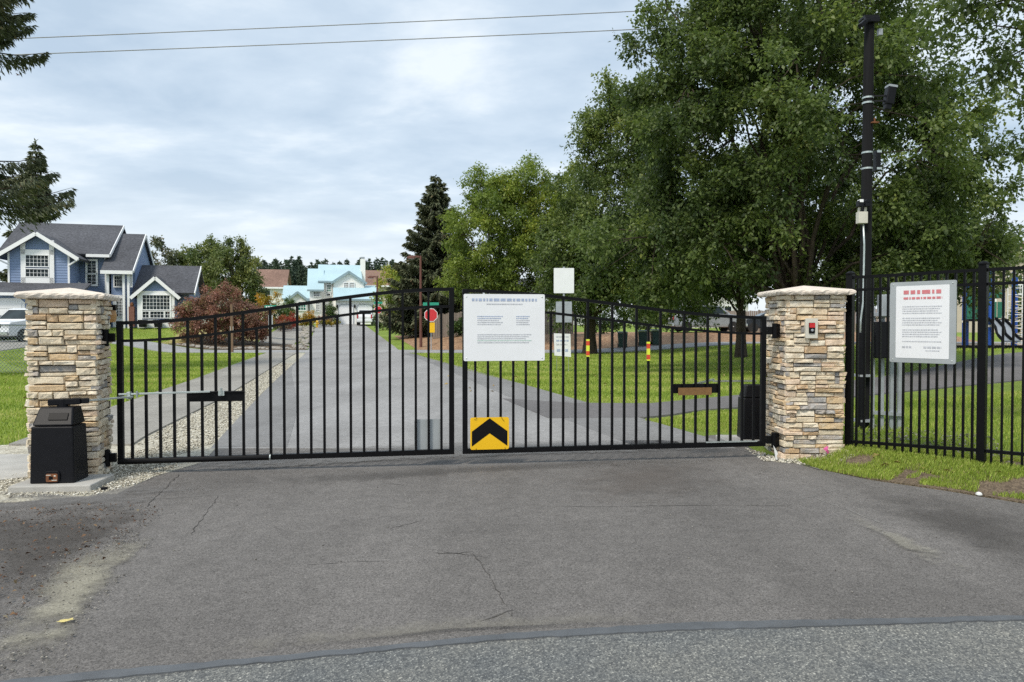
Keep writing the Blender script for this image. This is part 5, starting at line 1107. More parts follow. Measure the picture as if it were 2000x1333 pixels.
# hydrant and rocks beside the far road
X, Y = at(619, 632, 80).x, 80; t = thing('fire_hydrant', 'yellow fire hydrant on the rocky verge of the far road', 'hydrant', (X, Y, hgt(X, Y)))
MB().lathe([(.17, 0), (.17, .06), (.12, .08), (.12, .55), (.17, .58), (.17, .64), (.13, .72), (.05, .8), (.04, .86)], (0, 0, 0), 12).build('barrel', M['hydrant'], t)
for a in (0, 90, 180): MB().lathe([(.07, .1), (.07, .2)], (0, 0, .45), 10, Matrix.Rotation(R(a), 4, 'Z') @ Matrix.Rotation(R(90), 4, 'X')).build('outlet', M['hydrant'], t)
def rock_mesh(seed):
    bm = bmesh.new(); bmesh.ops.create_icosphere(bm, subdivisions=2, radius=1); r = random.Random(seed)
    for v in bm.verts: v.co *= r.uniform(.75, 1.15); v.co.z *= .65
    me = bpy.data.meshes.new('boulder'); bm.to_mesh(me); bm.free(); me.materials.append(M['rock']); return me
RK = [rock_mesh(i) for i in range(5)]; r = random.Random(5)
for i in range(40):
    Y = 48 + 34 * (i / 40) ** 1.2; X = xc(Y) - hw(Y) - r.uniform(.15, .95); o = bpy.data.objects.new('boulder', RK[i % 5]); COL.objects.link(o); s_ = r.uniform(.16, .36); o.scale = (s_, s_ * r.uniform(.7, 1.2), s_); o.location = (X, Y, hgt(X, Y) + s_ * .25); o.rotation_euler = (0, 0, r.uniform(0, 6)); tag(o, 'grey boulder in the row edging the far road', 'rock', 'boulders edging the far road')
for i in range(34):
    Y = 47.6 + r.uniform(0, .5); X = -21.5 + 8.2 * i / 33 + r.uniform(-.1, .1); o = bpy.data.objects.new('boulder', RK[i % 5]); COL.objects.link(o); s_ = r.uniform(.1, .22); o.scale = (s_ * 1.2, s_, s_); o.location = (X, Y, hgt(X, Y) + s_ * .3); o.rotation_euler = (0, 0, r.uniform(0, 6)); tag(o, 'grey rock in the edging below the burgundy bush', 'rock', 'rocks edging the bush bed')
struct(sheet('bush_bed', [(-22, 47.3), (-13.2, 47.3), (-14.2, 51.5), (-21.5, 52.5)], 0.05, M['soil'], 0.8))
# ================================================================== playground
PF = Frame((21.3, 33.5, hgt(21.3, 33.5)), R(-20)); pl = thing('play_structure', 'blue and green play tower with double grey slide beyond fence', 'playground', tuple(PF.O), PF.a); H = PF.hit
def ppost(px, top, c, mt='play_blue', r_=.07): x = H(px, 640, c)[0]; z = H(px, top, c)[1]; o = MB().tube([(x, c, -.2), (x, c, z)], r_, 10).build('post', M[mt], pl); MB().lathe([(r_ + .01, z), (r_ + .01, z + .06), (r_ * .5, z + .11)], (x, c, 0), 10).build('post_cap', M['play_blue'], o)
for px, tp, c in ((1845, 548, 0), (1862, 552, 1.3), (1882, 558, 0), (1889, 560, 1.3), (1933, 536, 0), (1959, 556, 1.3), (1978, 536, 0), (1984, 545, 1.3)): ppost(px, tp, c)
x0, z0 = H(1886, 626, .6); x1 = H(1962, 626, .6)[0]; MB().box(((x0 + x1) / 2, .65, z0), (x1 - x0, 1.5, .1)).build('deck', M['black'], pl)
xa, za = H(1888, 578, .0); xb, zb = H(1914, 624, .0); MB().box(((xa + xb) / 2, 0, (za + zb) / 2), (xb - xa, .06, za - zb)).build('panel', M['play_green'], pl, .02)
for k in range(4): MB().box((xa + (xb - xa) * (k + .5) / 4, -.045, (za + zb) / 2), (.09, .03, (za - zb) * .8)).build('panel_rib', M['play_green'], pl)
xa, za = H(1930, 574, 0); xb, zb = H(1962, 582, 0); MB().slab([(xa, -.1, zb), (xb, -.1, zb), (xb - .15, -.1, za + .05), ((xa + xb) / 2, -.1, za + .14), (xa + .15, -.1, za + .05)], (0, 1.4, 0)).build('slide_hood', M['play_green'], pl)
for a, b in ((1937, 1946), (1948, 1957)):
    xa, za = H(a, 590, 0); xb, zb = H(b, 622, 0); MB().box(((xa + xb) / 2, -.02, (za + zb) / 2), (xb - xa, .06, za - zb)).build('panel', M['play_green'], pl, .015)
for a, b, e0_, e1_ in ((1931, 1945, 1958, 1976), (1946, 1960, 1976, 1995)):
    c0_, c1_ = -.1, -1.5; A0 = Vector((H(a, 625, c0_)[0], c0_, H(a, 625, c0_)[1])); A1_ = Vector((H(b, 625, c0_)[0], c0_, A0.z)); B0 = Vector((H(e0_, 666, c1_)[0], c1_, max(.25, H(e0_, 666, c1_)[1]))); B1 = Vector((H(e1_, 666, c1_)[0], c1_, B0.z))
    mb = MB(); vs = []; N = 10
    for i in range(N + 1):
        t = i / N; s_ = t; zc = A0.z + (B0.z - A0.z) * (t if t < .8 else .8 + (t - .8) * .9); zc = A0.z * (1 - sm(0, 1.05, t) * .0 - t) + B0.z * t + .12 * math.sin(t * math.pi) * (-1 if t > .5 else .6)
        p = A0.lerp(B0, t); q = A1_.lerp(B1, t); vs += [(p.x, p.y, zc), (q.x, q.y, zc), (p.x, p.y, zc - .05), (q.x, q.y, zc - .05)]
    mb.add(vs, [(4 * i, 4 * i + 1, 4 * i + 5, 4 * i + 4) for i in range(N)] + [(4 * i + 2, 4 * i + 6, 4 * i + 7, 4 * i + 3) for i in range(N)]); sld = mb.build('slide', M['play_slide'], pl, smooth=True)
    for o_ in (0, 1): MB().tube([Vector(vs[4 * i + o_]) + Vector((0, 0, .07)) for i in range(N + 1)], .055, 6).build('slide_rim', M['black'], sld)
for px in (1962, 1978): pass
mb = MB(); xa, za = H(1983, 545, .3); pts = [(xa + .28 * math.cos(a), .3, za + .25 * math.sin(a)) for a in np.linspace(0, math.pi, 9)]; mb.tube([(xa + .28, .3, 0)] + pts + [(xa - .28, .3, 0)], .025, 6)
for k in range(9): z = .3 + k * .3; mb.tube([(xa - .28, .3, z), (xa + .28, .3, z)], .02, 6)
mb.build('ladder', M['trim'], pl)
xa, za = H(1995, 570, -.6); mb = MB(); mb.tube([(xa + .25 * math.cos(a), -.6 + .25 * math.sin(a), .1 + 2.2 * a / 40) for a in np.linspace(0, 40, 90)], .022, 6); mb.build('spiral_climber', M['cap'], pl)
for px, z in ((1933, 1.0), (1959, 1.4), (1882, 1.2), (1978, .9)): MB().lathe([(.085, -.05), (.085, .05)], (H(px, 640, 0)[0], 0, z), 10).build('clamp', M['trim'], pl)
struct(sheet('play_surface', [(17.0, 32.2), (30, 32.2), (30, 41), (17, 41)], 0.035, plain('wood_chip_surface', (0.34, 0.27, 0.2), 0.95, 0, 0.25, 6, .6, 40), 0.8))
o = MB().box((23.5, 32.15, hgt(22, 32.1) + .07), (13, .12, .18)).build('play_border', M['black'], None); tag(o, 'dark low border edging the playground wood chips', 'border')
# ================================================================== vegetation
def unit(v): return v / (np.linalg.norm(v, axis=-1, keepdims=True) + 1e-9)
OUT_LEAF = np.array([(0, 0), (.5, .5), (1, 0), (.5, -.5)])
OUT_OAK = np.array([(0, 0), (.22, .2), (.3, .1), (.5, .42), (.58, .16), (.75, .36), (.85, .12), (1, 0), (.85, -.12), (.75, -.36), (.58, -.16), (.5, -.42), (.3, -.1), (.22, -.2)])
def leaves_mesh(name, P, A, Nn, ln, wd, tint, mat, outline=OUT_LEAF, fold=.25):
    A = unit(A); Nn = unit(Nn - A * (A * Nn).sum(-1, keepdims=True)); S = np.cross(A, Nn); K = len(outline)
    V = P[:, None, :] + A[:, None, :] * (outline[None, :, 0, None] * ln[:, None, None]) + S[:, None, :] * (outline[None, :, 1, None] * wd[:, None, None]) + Nn[:, None, :] * (np.abs(outline[None, :, 1, None]) * (wd * fold)[:, None, None]) 
    V[:, :, :] -= (np.array([0, 0, 1.0])[None, None, :] * (outline[None, :, 0, None] ** 2) * (ln * .22)[:, None, None])
    return raw_mesh(name, V.reshape(-1, 3), np.arange(len(P) * K), K, mat, tint)
def clump_leaves(C, Rc, n_per, r, size, asp=.6, up=.55, flat=.75, ctint=None, spread=.25):
    """leaves spread through clumps: centres C, radii Rc"""
    idx = np.repeat(np.arange(len(C)), n_per) if np.isscalar(n_per) else np.repeat(np.arange(len(C)), n_per); n = len(idx)
    d = unit(r.normal(size=(n, 3))); rad = r.random(n) ** .45; P = C[idx] + d * (rad * Rc[idx])[:, None] * np.array([1, 1, flat])
    Nn = unit(d * .75 + np.array([0, 0, up]) + r.normal(size=(n, 3)) * .45); A = unit(r.normal(size=(n, 3)) + d * .6 + np.array([0, 0, -.25]))
    # two leaves in three sit along twigs that radiate from the clump, mostly upwards and outwards
    K = 11; cen = C.mean(0); tw = unit(r.normal(size=(len(C), K, 3)) + .4 * unit(C - cen)[:, None, :] + np.array([0, 0, .45])); ki = r.integers(0, K, n); on = r.random(n) < .66
    td = tw[idx, ki]; tl = Rc[idx] * (.7 + .6 * ((ki * 7919 + idx * 104729) % 97) / 97.); tp = (r.random(n) ** .7) * tl
    Pt = C[idx] + td * tp[:, None] + r.normal(size=(n, 3)) * (size * .55); Pt[:, 2] -= .12 * tp ** 2 / np.maximum(Rc[idx], .1)
    P = np.where(on[:, None], Pt, P); A = np.where(on[:, None], unit(td * .7 + r.normal(size=(n, 3)) * .7), A); Nn = np.where(on[:, None], unit(np.array([0, 0, .8]) + td * .35 + r.normal(size=(n, 3)) * .5), Nn)
    ln = size * r.uniform(.65, 1.3, n); t = (ctint[idx] if ctint is not None else .5) + r.normal(0, spread, n) * .6
    return P, A, Nn, ln, ln * asp * r.uniform(.8, 1.2, n), np.clip(t, 0, 1)
def crown_centres(ells, n, r, shell=.5, ground=None):
    E = np.array(ells, float); w = (E[:, 3] * E[:, 4] * E[:, 5]) ** .75; w /= w.sum(); i = r.choice(len(E), n, p=w); d = unit(r.normal(size=(n, 3))); rad = shell + (1 - shell) * r.random(n) ** .6
    out = r.random(n) < .1; rad[out] *= r.uniform(1.02, 1.14, out.sum())
    return E[i, :3] + d * rad[:, None] * E[i, 3:6]
def limb(mb, a, b, r0, r1, rnd, n=7, rise=.35, wob=.06):
    a, b = Vector(a), Vector(b); L = (b - a).length; m = a.lerp(b, .45) + Vector((0, 0, L * rise * .4)) ; pts = []; rad = []
    for i in range(n):
        t = i / (n - 1); p = a * (1 - t) ** 2 + m * 2 * t * (1 - t) + b * t * t
        if 0 < i < n - 1: p += Vector((rnd.uniform(-1, 1), rnd.uniform(-1, 1), rnd.uniform(-1, 1))) * L * wob * .5
        pts.append(p); rad.append(r0 + (r1 - r0) * t ** .8)
    mb.tube(pts, rad, 6 if r0 < .08 else 9); return pts
def tree(name, label, base, ells, nclump, rc, nleaf, size, leafmat, trunk_r, fork_h, nlimb, seed, bark='bark', asp=.6, shell=.5, outline=OUT_LEAF, lean=(0, 0), group=None, tint_mid=.42, tint_var=.2, twigs=True, cat='tree', window=None, limb_f=(.2, .36)):
    r = np.random.default_rng(seed); rnd = random.Random(seed); t = thing(name, label, cat, base, 0, group)
    C = crown_centres(ells, nclump, r, shell); C = C[C[:, 2] > .35]
    if window: C = C[~((C[:, 0] > window[0]) & (C[:, 0] < window[1]) & (C[:, 1] < window[2]) & (C[:, 2] > window[3]) & (C[:, 2] < window[4]))]
    Rc = rc * r.uniform(.6, 1.35, len(C)); E = np.array(ells, float); zt = (E[:, 2] + E[:, 5]).max()
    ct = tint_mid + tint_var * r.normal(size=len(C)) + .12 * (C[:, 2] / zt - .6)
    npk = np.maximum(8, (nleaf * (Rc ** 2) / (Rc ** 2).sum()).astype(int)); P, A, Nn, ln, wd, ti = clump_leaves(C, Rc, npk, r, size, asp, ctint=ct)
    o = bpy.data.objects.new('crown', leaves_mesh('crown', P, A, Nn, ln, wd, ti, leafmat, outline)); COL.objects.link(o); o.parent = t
    mb = MB(); fk = Vector((lean[0], lean[1], fork_h)); mb.tube([(0, 0, -.25), (0, 0, .1), (lean[0] * .3, lean[1] * .3, fork_h * .4), (lean[0] * .7, lean[1] * .7, fork_h * .75), fk], [trunk_r * 1.75, trunk_r * 1.3, trunk_r, trunk_r * .95, trunk_r * .9], 12)
    nodes = []; order = r.permutation(len(C))[:nlimb]
    for k in order:
        tgt = Vector(C[k]) ; st = fk - Vector((0, 0, rnd.uniform(0, fork_h * .25))); pts = limb(mb, st, st.lerp(tgt, .92), trunk_r * rnd.uniform(*limb_f), .025, rnd, 8, .75); nodes += pts[2:]
    if twigs and nodes:
        Nd = np.array([tuple(p) for p in nodes])
        for c in C:
            k = ((Nd - c) ** 2).sum(1).argmin(); a = Nd[k]
            if np.linalg.norm(a - c) > .2: limb(mb, a, c, .028, .008, rnd, 4, .15)
    mb.build('trunk', M[bark], t, smooth=True); return t
def shrub(name, label, base, ells, n, rc, nleaf, size, mat, seed, group=None, tm=.5, asp=.6): return tree(name, label, base, ells, n, rc, nleaf, size, M[mat], .05, .25, 9, seed, 'bark', asp, .35, group=group, tint_mid=tm, tint_var=.2, twigs=False, cat='bush')
# ---- great oak over the pillar
X, Y = at(1558, 530, 24).x, 24.0
tree('oak_tree', 'great spreading dark green oak towering over the right pillar', (X, Y, hgt(X, Y)),
     [(0, 0, 7.2, 5.4, 5.4, 5.6), (-2.6, -.5, 8.2, 2.7, 3.4, 4.0), (1.9, .3, 7.0, 2.8, 3.8, 4.0), (-2.2, -1.2, 4.7, 3.2, 2.8, 1.7), (3.9, .2, 4.8, 2.6, 3.2, 2.6), (.0, 0, 11.2, 3.9, 4.0, 3.6), (1.8, -1.0, 4.0, 4.4, 2.8, 1.5), (-3.6, .8, 5.0, 2.3, 2.6, 2.3), (-2.7, 0, 11.2, 2.5, 2.8, 3.0), (-4.6, -.6, 3.9, 2.6, 2.4, 1.5), (3.2, -.8, 3.4, 3.4, 2.6, 1.3)],
     500, .7, 250000, .128, M['oak'], .42, 2.0, 44, 21, window=(-1.4, 1.5, -0.9, 1.8, 5.8), limb_f=(.12, .26), outline=OUT_LEAF, asp=.62, shell=.45, tint_mid=.4, tint_var=.17)
# darker second oak with its trunk in the lawn
X, Y = at(1152, 690, 41).x, 41.0
tree('oak_tree', 'dark green oak whose bare trunk rises from the lawn behind yellow tape', (X, Y, 0), [(1.4, 0, 8.2, 3.3, 4.0, 4.6), (2.2, -.5, 5.2, 4.4, 3.6, 2.4), (-.3, 0, 5.8, 2.6, 3.0, 2.8), (1.9, 0, 11.4, 2.4, 2.8, 3.1), (4.6, -1.5, 4.2, 3.6, 2.6, 1.5), (2.2, 0, 13.4, 1.6, 1.8, 1.9), (3.8, -1.2, 3.3, 4.2, 2.8, 1.5), (-.8, -.6, 3.6, 2.6, 2.4, 1.5), (0.6, 0, 5.6, 3.6, 3.6, 2.6)],
     330, .85, 120000, .165, M['oak'], .33, 2.3, 20, 22, shell=.5, tint_mid=.46, tint_var=.18)
X, Y = at(962, 640, 49).x, 49.0
tree('maple_tree', 'yellow green maple with ragged upright shoots next to the spruce', (X, Y, hgt(X, Y)), [(0, 0, 7.0, 3.2, 3.6, 3.8), (1.8, 0, 8.4, 3.2, 3.2, 3.6), (-1.3, 0, 4.4, 2.2, 2.4, 1.9), (2.6, -.6, 4.6, 3.0, 2.6, 2.0), (.2, 0, 9.8, 1.9, 1.8, 1.9), (4.4, 0, 9.4, 2.4, 2.2, 2.7)],
     250, .72, 92000, .16, M['maple'], .24, 1.6, 18, 23, shell=.5, tint_mid=.42, tint_var=.16)
X, Y = at(1447, 690, 33).x, 33.0
tree('young_oak_tree', 'slender dark oak trunk between the gate and the great oak', (X, Y, hgt(X, Y)), [(0, 0, 5.2, 2.6, 2.4, 2.6), (.4, 0, 7.6, 2.4, 2.4, 2.2), (-1.2, -.4, 3.9, 2.0, 1.6, 1.1)], 90, .75, 24000, .17, M['oak'], .22, 2.1, 10, 24)
X, Y = at(1890, 640, 37).x, 37.0
tree('oak_tree', 'broad oak shading the play structure behind the utility pole', (X - 1.6, Y, hgt(X, Y)), [(0, 0, 5.6, 3.2, 3.4, 2.6), (-3.2, 0, 7.0, 3.0, 3.4, 3.2), (1.2, 0, 5.2, 2.4, 2.6, 1.8), (-3.4, 0, 5.0, 3, 3, 2)], 120, .95, 34000, .19, M['oak'], .28, 2.3, 12, 25, tint_mid=.5)
# near oak whose boughs hang in from the right
nb = thing('overhanging_oak', 'near oak boughs with lobed leaves hanging in above the fence', 'tree', (8.6, 8.8, hgt(8.6, 8.8)))
r = np.random.default_rng(31); rnd = random.Random(31); mb = MB(); mb.tube([(0, 0, -.2), (.05, 0, 2), (-.1, .1, 4.5), (0, 0, 7.5)], [.4, .28, .22, .12], 12)
tips = [at(1985, 20, 9.6), at(1940, 50, 9.8), at(1905, 15, 10), at(1975, 110, 9.6), at(2000, 180, 9.4), at(1880, 30, 10.1), at(2010, 90, 9.2), at(2060, 230, 9.4), at(2022, 285, 9.6), at(2060, 60, 9.5), at(2100, 150, 9.3), at(1950, 130, 9.7), at(2150, 30, 9), at(2010, -40, 9.5), at(1920, -40, 9.8), at(2080, -120, 9.4), at(2200, 200, 9), at(2250, 60, 8.6), at(2300, -60, 8.6), at(2180, -160, 9)]
C = []; base = Vector(nb.location)
for p in tips:
    q = p - base; limb(mb, (0, .05, rnd.uniform(4.2, 5.6)), q, .06, .008, rnd, 9, .35, .05)
    for k in range(5): C.append(q + Vector((rnd.gauss(0, .16), rnd.gauss(0, .25), rnd.gauss(0, .15))))
for k in range(60): C.append(Vector((rnd.gauss(0.8, 1.6), rnd.gauss(-.5, 1.6), rnd.uniform(5.6, 9))))
C = np.array([tuple(c) for c in C]); Rc = r.uniform(.14, .3, len(C)); Rc[-60:] = .55
P, A, Nn, ln, wd, ti = clump_leaves(C, Rc, np.where(np.arange(len(C)) < len(C) - 60, 34, 130), r, .115, .62, ctint=.3 + .15 * r.normal(size=len(C)))
o = bpy.data.objects.new('crown', leaves_mesh('crown', P, A, Nn, ln, wd, ti, M['oak'], OUT_OAK)); COL.objects.link(o); o.parent = nb; mb.build('trunk', M['bark'], nb, smooth=True)
# ---- spruces
def spruce(name, label, base, H_, z0, Lfun, dens, size, seed, mat='needle', nwh=5, dz=.42, group=None, trunk=.16, hang=.5, az=None, single=False):
    r = np.random.default_rng(seed); rnd = random.Random(seed); t = thing(name, label, 'tree', base, 0, group) if not single else None; mb = MB(); mb.tube([(0, 0, -.3), (0, 0, H_ * .5), (0, 0, H_ - .05)], [trunk * 1.2, trunk * .65, .015], 9)
    P, A, Nn, T = [], [], [], []; z = z0
    while z < H_ - .1:
        nb_ = max(3, int(nwh * rnd.uniform(.8, 1.25))); a0 = rnd.uniform(0, 6.28)
        for k in range(nb_):
            a = a0 + 6.283 * k / nb_ + rnd.uniform(-.35, .35); L = Lfun(z, a) * rnd.uniform(.68, 1.15)
            if L < .08: continue
            zz = z + rnd.uniform(-.15, .15); dirv = Vector((math.cos(a), math.sin(a), 0)); droop = rnd.uniform(.12, .3); pts = [Vector((0, 0, zz)) + dirv * L * s_ + Vector((0, 0, -droop * L * math.sin(s_ * 2.3) * .8 + .12 * L * s_ ** 3)) for s_ in (0, .25, .5, .75, 1)]
            if L > .5: mb.tube(pts, [.012 + L * .009, .01 + L * .007, .01 + L * .005, .006 + L * .003, .004], 5)
            n = int(dens * (L ** 1.25)) + 6; s_ = r.random(n) ** .75; u = r.uniform(-1, 1, n); wl = (.30 * L + .12) * (1 - s_ * .75)
            pt = np.array([tuple(p) for p in pts]); k0 = np.minimum((s_ * 4).astype(int), 3); f = (s_ * 4 - k0)[:, None]; c = pt[k0] * (1 - f) + pt[k0 + 1] * f; d = np.array(tuple(dirv)); sd = np.array([-d[1], d[0], 0])
            dn = hang * np.abs(r.normal(0, .5, n)) * np.minimum(wl, .6) * .8 + .25 * np.abs(u) * wl; p = c + sd * (u * wl)[:, None]; p[:, 2] -= dn
            ax = d * .8 + sd * (np.sign(u) * .7)[:, None] + np.array([0, 0, -1.0]) * (hang * r.random(n))[:, None] + r.normal(size=(n, 3)) * .25
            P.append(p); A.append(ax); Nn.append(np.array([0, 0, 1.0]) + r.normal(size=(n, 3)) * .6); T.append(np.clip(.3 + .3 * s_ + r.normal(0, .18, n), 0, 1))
        z += dz * rnd.uniform(.8, 1.2)
    n = 40; P.append(np.c_[r.normal(0, .05, n), r.normal(0, .05, n), H_ - r.random(n) * .8]); A.append(r.normal(size=(n, 3)) * .6 + np.array([0, 0, .7])); Nn.append(r.normal(size=(n, 3))); T.append(np.full(n, .5))
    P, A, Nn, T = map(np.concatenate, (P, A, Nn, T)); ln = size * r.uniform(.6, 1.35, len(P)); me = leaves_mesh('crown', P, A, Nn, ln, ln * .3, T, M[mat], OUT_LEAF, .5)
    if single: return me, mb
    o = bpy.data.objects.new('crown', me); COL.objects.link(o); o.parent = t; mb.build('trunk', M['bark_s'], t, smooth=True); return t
X, Y = at(834, 640, 60).x, 60.0; g = hgt(X, Y); Hs = at(850, 345, 60).z - g
spruce('spruce_tree', 'tall dark spruce rising next to the yellow green maple', (X + .75, Y, g), Hs, 1.0, lambda z, a: 4.5 * (1 - (z / Hs)) ** .75 + .12, 170, .33, 41, dz=.38, nwh=7)
X, Y = at(72, 450, 69).x, 69.0; g = hgt(X, Y); Hs2 = at(75, 278, 69).z - g
spruce('spruce_tree', 'pointed spruce standing behind the blue house roof', (X, Y, g), Hs2, 2.0, lambda z, a: 3.6 * (1 - (z / Hs2)) ** .9 + .1, 120, .45, 42, dz=.55)
def Lnear(z, a): return (2.9 if 5.0 < z < 7.0 else .7 if 7.0 <= z < 10.2 else 2.3 if z < 12.5 else 2.3 * (1 - (z - 12.5) / 6)) * (1.05 if math.cos(a) > .3 else .9)
spruce('spruce_tree', 'near dark spruce with drooping boughs beside the chain link fence', (at(-112, 400, 22).x, 22.0, 0), 18.5, 5.75, Lnear, 240, .17, 43, dz=.34, nwh=7, trunk=.3, hang=.9)
# far wood of conifers, one tree each
PROTO = []
for k in range(4):
    Hk = 16 + 2 * k; me, mb = spruce('x', '', (0, 0, 0), Hk, .8, lambda z, a: 2.5 * (1 - z / Hk) ** .95 + .1, 34, .85, 60 + k, 'far_needle', 6, .75, single=True); PROTO.append((me, mb.mesh('trunk', M['bark_s']), Hk))
r_ = random.Random(9)
for i in range(92):
    px = 505 + (790 - 505) * (i + r_.uniform(-.4, .4)) / 91; Y = r_.uniform(175, 235); top = r_.choice([505, 510, 515, 520, 524, 528]) + r_.uniform(-3, 5) + (6 if 640 < px < 700 else 0); k = i % 4; X = (px - 1000) / FPX * Y; g = hgt(X, Y); hh = at(px, top, Y).z - g; s_ = hh / PROTO[k][2]
    t = thing('far_conifer', 'dark conifer in the far wood behind the white house', 'tree', (X, Y, g), r_.uniform(0, 6), 'conifers of the far wood'); 
    for nm, me in (('crown', PROTO[k][0]), ('trunk', PROTO[k][1])):
        o = bpy.data.objects.new(nm, me); COL.objects.link(o); o.parent = t; o.scale = (s_ * 1.05, s_ * 1.05, s_)
# ---- trees behind the blue house and bushes along the road
def bt(px, Y): X = (px - 1000) / FPX * Y; return (X, Y, hgt(X, Y))
tree('round_conifer', 'dark green rounded tree just behind the blue house wing', bt(312, 82), [(0, 0, 6.4, 2.0, 2.0, 3.2), (.3, 0, 3.8, 2.4, 2.4, 2.4)], 60, .7, 12000, .26, M['needle'], .2, 1.5, 8, 51, tint_mid=.75)
tree('leafy_tree', 'olive green tree with upright tips behind the dark wing roof', bt(385, 84), [(0, 0, 6.2, 3.0, 2.6, 2.9), (-1.4, 0, 4.6, 2.4, 2.2, 2.0), (1.2, 0, 7.4, 1.8, 1.6, 2.0)], 90, .75, 16000, .27, M['olive'], .2, 1.6, 9, 52, tint_mid=.4)
tree('leafy_tree', 'light olive tree with feathery top between house and far wood', bt(455, 70), [(0, 0, 5.0, 2.4, 2.3, 3.3), (.3, 0, 6.4, 1.4, 1.3, 1.7), (1.2, 0, 3.4, 1.9, 1.9, 2.0), (-1.2, 0, 4.2, 1.7, 1.7, 2.2)], 100, .6, 22000, .22, M['olive'], .16, 1.4, 9, 53, tint_mid=.55)
tree('yellow_tree', 'yellow green tree rounding up behind the far lamp post', bt(766, 78), [(0, 0, 3.6, 1.9, 1.9, 2.6), (.8, 0, 2.4, 1.5, 1.5, 1.5)], 50, .6, 9000, .24, M['maple'], .14, 1.0, 6, 54, tint_mid=.7)
shrub('burgundy_bush', 'large burgundy leaved bush in front of the blue house', bt(427, 49.8), [(0, 0, 2.0, 2.7, 1.8, 1.8), (-1.3, 0, 1.5, 1.8, 1.5, 1.4), (1.7, 0, 1.6, 1.8, 1.5, 1.5), (.2, 0, 2.8, 1.8, 1.3, 1.1), (2.6, .2, 1.2, 1.0, 1.0, 1.1)], 190, .42, 40000, .13, 'plum', 55, tm=.6)
shrub('cone_shrub', 'clipped green cone shrub before the white house garage wall', bt(645, 88), [(0, 0, .8, .95, .9, .8), (0, 0, 1.7, .68, .65, .8), (0, 0, 2.5, .35, .35, .6)], 60, .25, 5000, .12, 'bush_g', 56)
shrub('cone_shrub', 'clipped green cone shrub by the white house wing window', bt(565, 86), [(0, 0, 1.0, 1.1, 1.0, 1.0), (0, 0, 2.1, .8, .75, .9), (0, 0, 2.9, .4, .4, .6)], 60, .28, 5000, .13, 'bush_g', 57)
shrub('golden_bush', 'golden bush with orange tips before the white house wing', bt(599, 80), [(0, 0, .8, 1.0, .9, .8), (.3, 0, 1.3, .7, .7, .5)], 50, .28, 4500, .11, 'bush_y', 58)
shrub('golden_bush', 'small golden sapling behind the burgundy bush', bt(528, 56), [(0, 0, 2.8, .9, .8, .8), (-.3, 0, 1.8, .8, .8, .9)], 40, .28, 3500, .11, 'bush_y', 59, tm=.45)
shrub('coral_bush', 'coral red bush beside the street name sign', bt(557, 72), [(0, 0, .7, 1.0, .9, .7), (.4, 0, 1.2, .6, .6, .5)], 45, .25, 4000, .1, 'bush_r', 61)
shrub('coral_bush', 'small coral red bush beside the golden one', bt(573, 76), [(0, 0, .6, .7, .7, .6)], 30, .22, 2500, .1, 'bush_r', 62, tm=.65)
shrub('green_hedge', 'loose green hedge plant behind the street name sign', bt(542, 76), [(0, 0, 1.3, 1.2, 1.0, 1.3), (-.8, 0, .9, .9, .9, .9)], 55, .32, 5000, .13, 'bush_g', 63)
shrub('plum_bush', 'low dark plum bush beneath the coral bush', bt(548, 69), [(0, 0, .5, .9, .8, .5)], 30, .22, 2500, .1, 'plum', 64, tm=.3)
shrub('green_bush', 'green bush below the slim street lamp', bt(748, 74), [(0, 0, .9, .9, .9, .9), (.7, 0, .7, .8, .8, .7)], 45, .28, 4000, .12, 'bush_g', 65, tm=.4)
shrub('plum_bush', 'dark plum bush before the white house door', bt(630, 84), [(0, 0, .6, .9, .8, .6)], 30, .25, 2400, .11, 'plum', 66, tm=.3)
shrub('yellow_bed_plants', 'yellowish bed plants at the foot of garage wall', bt(648, 82), [(0, 0, .35, 1.3, .6, .35)], 30, .2, 2400, .1, 'bush_y', 67, tm=.2)
shrub('leafy_bush', 'leafy green bush below the beige house', bt(2008, 50), [(0, 0, 1.3, 1.2, 1.2, 1.4), (.8, 0, 2.2, 1.2, 1, 1.2)], 50, .4, 5000, .16, 'bush_g', 68)
for i, (px, Y, w, h) in enumerate(((1180, 57, 4.2, 2.6), (1262, 58.5, 4.4, 3.0), (905, 53, 1.6, 1.2), (1560, 57, 3.2, 2.4))):
    shrub('dark_shrub', ['dark shrub under the oak boughs beyond the first bin', 'dark shrub behind the two paired bins', 'dark shrub against the weathered board fence', 'dark shrub behind the great oak trunk'][i], bt(px, Y), [(0, 0, h * .5, w * .5, w * .4, h * .5), (w * .3, 0, h * .4, w * .4, w * .4, h * .4)], 50, .4, 4500, .16, 'bush_g', 70 + i, tm=.25)
